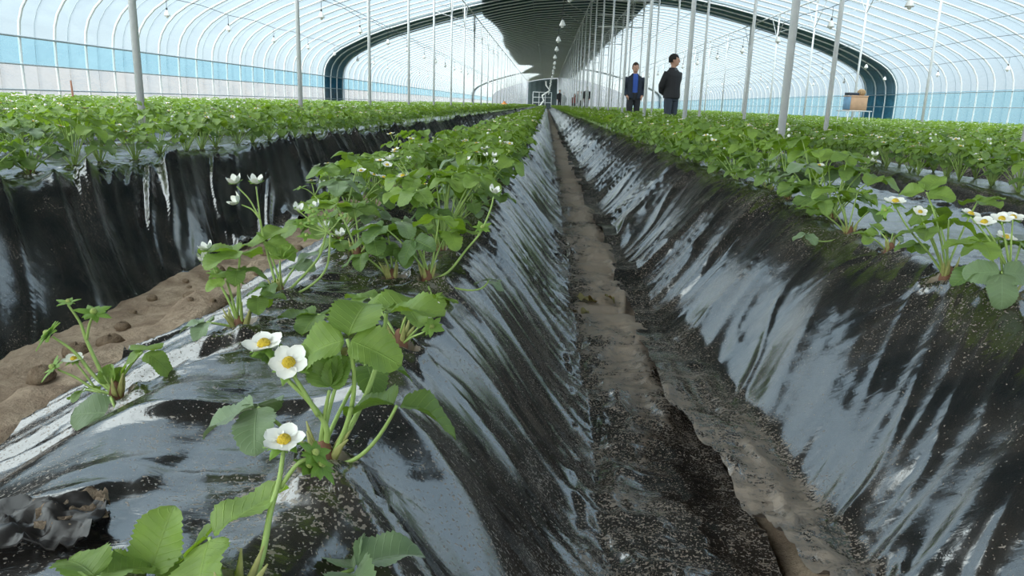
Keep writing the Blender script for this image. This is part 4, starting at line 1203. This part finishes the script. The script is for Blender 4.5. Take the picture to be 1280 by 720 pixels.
    def khair(c):
        q_ = big(turn([(c.x, c.y, c.z)], (0, .01, 0), -head_turn), 1/1.1)[0]
        return q_[2] > 1.606 and (q_[1] > -.035 or q_[2] > 1.700+.012*math.sin(q_[0]*60)) and not (q_[2] < 1.655 and q_[1] < .03)
    cl('hair', h2, hr, fn=khair, th=.006, sm=1)
    return root
def cloth(n, c): return simple(n, c, .85, var=.25, vscale=14, bump=.2)
SK = simple('skin', (.50, .28, .20), .5, var=.1, vscale=30)
NAVY, BLACK, BLUE = cloth('navy_cloth', (.018, .026, .045)), cloth('black_cloth', (.018, .018, .021)), cloth('blue_knit', (.04, .10, .42))
DTR, GTR, HB, HR, SHO, GREY = cloth('dark_trousers', (.022, .024, .030)), cloth('slate_trousers', (.035, .045, .065)), cloth('black_hair', (.012, .010, .009)), cloth('brown_hair', (.05, .03, .02)), cloth('shoe_black', (.02, .02, .02)), cloth('charcoal_knit', (.08, .08, .09))
RED, WHITE = cloth('dark_red_cloth', (.18, .02, .02)), cloth('white_cloth', (.55, .56, .58))
def floor_at(x, y): return float(soil_height(np.array([[x]]), np.array([[y]]))[0, 0])
fz = lambda x, y: max(floor_at(x, y), 0)+.004
make_person('person in an open dark jacket over a bright blue top, facing the camera', (2.33, 20.6, .005), math.radians(4), 1.74, 'pockets', (SK, NAVY, BLUE, DTR, HR, SHO))
make_person('person in a closed black jacket, head turned aside, hands behind the back', (2.66, 16.45, .005), math.radians(38), 1.70, 'behind', (SK, BLACK, GREY, GTR, HB, SHO), head_turn=math.radians(42))
for lab, x, y, c in (('tiny distant person in a black coat and pale sleeves standing apart from the others', 3.02, 58, (SK, BLACK, WHITE, DTR, HB, SHO)),
                     ('tiny distant person in black close beside the ridge shadow, leading the group', 1.24, 74, (SK, BLACK, GREY, DTR, HB, SHO)),
                     ('tiny distant slim person in black, just behind the leading one', 1.66, 75, (SK, NAVY, GREY, DTR, HB, SHO)),
                     ('tiny distant person wearing a dull red jacket among the posts', 2.68, 75, (SK, RED, GREY, DTR, HR, SHO)),
                     ('tiny distant person in dark maroon and black between the posts', 3.02, 75, (SK, cloth('maroon_cloth', (.07, .012, .015)), BLACK, DTR, HB, SHO)),
                     ('tiny distant person in a white jacket and black trousers', 3.4, 75, (SK, WHITE, GREY, DTR, HB, SHO))):
    make_person(lab, (x, y, fz(x, y)), random.uniform(-.5, .5), random.uniform(1.66, 1.76), 'hang', c, 'people far down the tunnel', vox=.02)
# ------------------------------------------------------------------ crate on its stand
bx, by = 6.47, 16.3; yaw = math.radians(12)
st = tag(empty('metal_stand', (bx, by, 0), yaw), 'thin pale metal stand carrying the cardboard box', 'stand')
for sx in (-.24, .24):
    for sy in (-.17, .17): part('leg', MB().tube([(sx*1.15, sy*1.15, 0), (sx, sy, .695)], .010, 8), [M['steel']], st)
fr = MB()
for a, b_ in (((-.27, -.2), (.27, -.2)), ((.27, -.2), (.27, .2)), ((.27, .2), (-.27, .2)), ((-.27, .2), (-.27, -.2))): fr.tube([(a[0], a[1], .69), (b_[0], b_[1], .69)], .011, 8)
part('top_frame', fr, [M['steel']], st)
fr = MB()
for a, b_ in (((-.26, -.185), (.26, -.185)), ((.26, .185), (-.26, .185)), ((-.26, .185), (-.26, -.185)), ((.26, -.185), (.26, .185))): fr.tube([(a[0], a[1], .40), (b_[0], b_[1], .40)], .008, 8)
part('stretcher', fr, [M['steel']], st)
CARD, CARDB, DARK, TWINE = simple('cardboard', (.52, .33, .21), .85, var=.2, vscale=12), simple('printed_blue', (.20, .36, .55), .7, var=.45, vscale=9), simple('dark_tray', (.03, .04, .06), .5), simple('twine', (.40, .27, .15), .9, var=.3, vscale=60, bump=.6)
cb_ = tag(empty('cardboard_box', (bx, by, .703), yaw), 'worn cardboard box with a blue printed end standing on the metal stand', 'box')
part('carton', MB().box((0, 0, .145), (.38, .27, .29), 0, bev=.008), [CARD], cb_)
part('printed_panel', MB().box((-.1915, 0, .145), (.004, .25, .26), 0, bev=.001), [CARDB], cb_, label='blue printed end panel')
fl = MB(); fl.box((0, -.136, .286), (.39, .012, .03), 0, bev=.003); fl.box((0, .136, .286), (.39, .012, .03), 0, bev=.003); part('flap', fl, [CARD], cb_)
tr_ = MB()
tr_.box((0, 0, .005), (.22, .16, .008), 0, bev=.002)
for c_, s_ in (((0, -.08, .03), (.22, .008, .05)), ((0, .08, .03), (.22, .008, .05)), ((-.11, 0, .03), (.008, .16, .05)), ((.11, 0, .03), (.008, .16, .05))): tr_.box(c_, s_, 0, bev=.002)
o = tag(link('tray', tr_.mesh('tray', [DARK])), 'dark shallow tray lying on the cardboard box', 'tray'); o.location = (bx-.10, by-.02, 1.006); o.rotation_euler = (0, 0, yaw)
tw = MB()
for k in range(6):
    a = k*PI/6; c_ = np.array((0, 0, .085)); u = np.array((math.cos(a), math.sin(a), 0)); v_ = np.array((0, 0, 1.))
    tw.tube([c_+.068*(math.cos(t)*u+math.sin(t)*v_*(.9)) for t in np.linspace(0, 2*PI, 20)], .017, 6)
tw.lathe([(.001, .03), (.055, .04), (.07, .085), (.05, .135), (.001, .145)], n=14)
o = tag(link('twine_ball', tw.mesh('twine_ball', [TWINE])), 'ball of brown twine on the cardboard box beside the dark tray', 'twine'); o.location = (bx+.10, by, .982)
def on_film(key, px, py):
    z = .2
    for _ in range(14):
        b_ = at_z(px, py, z); z = .5*z+.5*bedz(key, b_[0], b_[1])
    return b_
# ------------------------------------------------------------------ small things on the ground
def crumple(name, x, y, size, mat, label, cat, seed, z=None, key='mid', hgt=.02, ang=0):
    n = 22; u = np.linspace(-1, 1, n); U, W_ = np.meshgrid(u, u, indexing='ij')
    rim = 1+.25*(fbm(U*2+seed, W_*2, seed, 2)-.5)
    X = U*size[0]*rim; Y = W_*size[1]*rim
    c, s_ = math.cos(ang), math.sin(ang); X, Y = X*c-Y*s_, X*s_+Y*c
    G = film_height(BK[key], X+x, Y+y) if key else soil_height(X+x, Y+y)
    Z = G - float(G[n//2, n//2]) + hgt*(ridge(U*2.2+W_+seed, W_*1.7, seed+1, 1.5) + .5*ridge(U*4, W_*4+seed, seed+2, 1.5))+.006
    P = np.stack([X, Y, Z], -1); Q = P+np.array((0, 0, .0015)); mb = MB(); mb.grid(P[:, ::-1]); mb.grid(Q)
    for a, b_ in ((P[0], Q[0]), (P[-1], Q[-1]), (P[:, 0], Q[:, 0]), (P[:, -1], Q[:, -1])): mb.grid(np.stack([a, b_]))
    o = link(name, mb.mesh(name, [mat])); o.location = (x, y, float(G[n//2, n//2])); return tag(o, label, cat)
pl = on_film('mid', 40, 672); 
crumple('film_scrap', pl[0], pl[1], (.046, .024), M['scrap'], 'crumpled scrap of black film lying on the middle bed near the lower frame corner', 'film scrap', 5, hgt=.013, ang=.2)
pl = on_film('mid', 84, 652)
crumple('soil_crumb', pl[0]+.005, pl[1], (.022, .014), M['soil'], 'patch of crumbled brown soil beside the crumpled film scrap', 'soil', 8, hgt=.010, ang=.5)
rd = random.Random(12)
pl = on_film('mid', 738, 381)
for i in range(7):
    mb = MB(); P_, A_ = leaflet(.036, .026, 9, 5, 40+i, .5, .4, .006, False, .4); R_ = rotm(rd.random()*6.28, rd.uniform(-.2, .2), rd.uniform(-.4, .4))
    mb.grid(P_ @ R_.T, 0, A_); x, y = pl[0]+rd.uniform(-.045, .045), pl[1]+rd.uniform(-.05, .05)
    o = tag(link('dry_leaf', mb.mesh('dry_leaf', [M['leaf_dry']], attr='luv')), 'dry red-brown leaf in the small heap on the furrow mud', 'leaf', 'dry leaves in the furrow'); o.location = (x, y, bedz('mid', x, y)+.008)
CL = soil_material('clod_soil', (.24, .17, .115), (.46, .35, .25), 30)
for i in range(26):
    x, y = rd.uniform(-1.06, -.78), rd.uniform(.75, 2.6); r_ = rd.choice((.008, .010, .014, .018, .026))
    n = 10; P = np.zeros((n, 7, 3))
    for a in range(n):
        for b_ in range(7):
            e = -PI/2+PI*b_/6; k = r_*(.75+.5*vn(a*.9 if a < 9 else 0, b_*.9, 200+i)); P[a, b_] = (k*math.cos(e)*math.cos(2*PI*a/n), k*math.cos(e)*math.sin(2*PI*a/n), k*.7*math.sin(e))
    mb = MB(); mb.grid(P, close_u=True)
    o = tag(link('soil_clod', mb.mesh('soil_clod', [CL])), 'small tan soil clod lying in the bare furrow before the black wall', 'clod', 'soil clods in the bare furrow'); o.location = (x, y, floor_at(x, y)+r_*.35)
# stake and sack out among the plants
p_ = at_y(91, 118, 7.4)
o = tag(link('wooden_stake', MB().tube([(0, 0, 0), (.004, 0, .4), (-.006, 0, .70)], [.012, .011, .008], 8).mesh('wooden_stake', [simple('stake_wood', (.30, .13, .08), .8, var=.3)])), 'thin reddish wooden stake standing among plants before the blue-banded wall', 'stake'); o.location = (p_[0], 7.4, .01)
sk_ = MB(); sk_.lathe([(.001, 0), (.22, .02), (.27, .16), (.24, .34), (.12, .46), (.05, .50), (.09, .56), (.001, .55)], n=18)
o = tag(link('orange_sack', sk_.mesh('orange_sack', [simple('orange_weave', (.75, .28, .07), .7, var=.2)])), 'small orange sack far off at the foot of the blue-side posts', 'sack'); o.location = (-2.35, 42.5, .18)
# ------------------------------------------------------------------ light
w = bpy.data.worlds.new('sky'); scn.world = w; w.use_nodes = True
nt = w.node_tree; nt.nodes.clear(); q = NT(nt)
tc = q.n('ShaderNodeTexCoord').outputs['Generated']
sep = q.n('ShaderNodeSeparateXYZ', {'Vector': tc})
rp = q.n('ShaderNodeValToRGB', {'Fac': q.math('MULTIPLY_ADD', sep.outputs[2], .5, .5)})
cr = rp.color_ramp
cr.elements[0].position = .45; cr.elements[0].color = (.80, .80, .78, 1)
cr.elements[1].position = .52; cr.elements[1].color = (1.0, 1.03, 1.05, 1)
e = cr.elements.new(.66); e.color = (.74, .88, 1.02, 1)
e = cr.elements.new(1.0); e.color = (.70, .85, 1.0, 1)
bg = q.n('ShaderNodeBackground', {'Color': rp.outputs[0], 'Strength': .58})
ow = nt.nodes.new('ShaderNodeOutputWorld'); nt.links.new(bg.outputs[0], ow.inputs[0])
sd = bpy.data.lights.new('sun', 'SUN'); sd.energy = 7.2; sd.angle = math.radians(150); sd.color = (1, .87, .74)
so = bpy.data.objects.new('sun', sd); COL.objects.link(so)
so.rotation_euler = Vector((.5, .65, -.57)).to_track_quat('-Z', 'Y').to_euler()
scn.view_settings.view_transform = 'Standard'; scn.view_settings.look = 'None'
scn.view_settings.gamma = 1; scn.view_settings.use_curve_mapping = False
scn.view_settings.exposure = .62
scn.cycles.use_denoising = True
scn.cycles.max_bounces = 10; scn.cycles.transparent_max_bounces = 24
scn.cycles.transmission_bounces = 6; scn.cycles.diffuse_bounces = 4; scn.cycles.glossy_bounces = 3
scn.cycles.caustics_reflective = False; scn.cycles.caustics_refractive = False
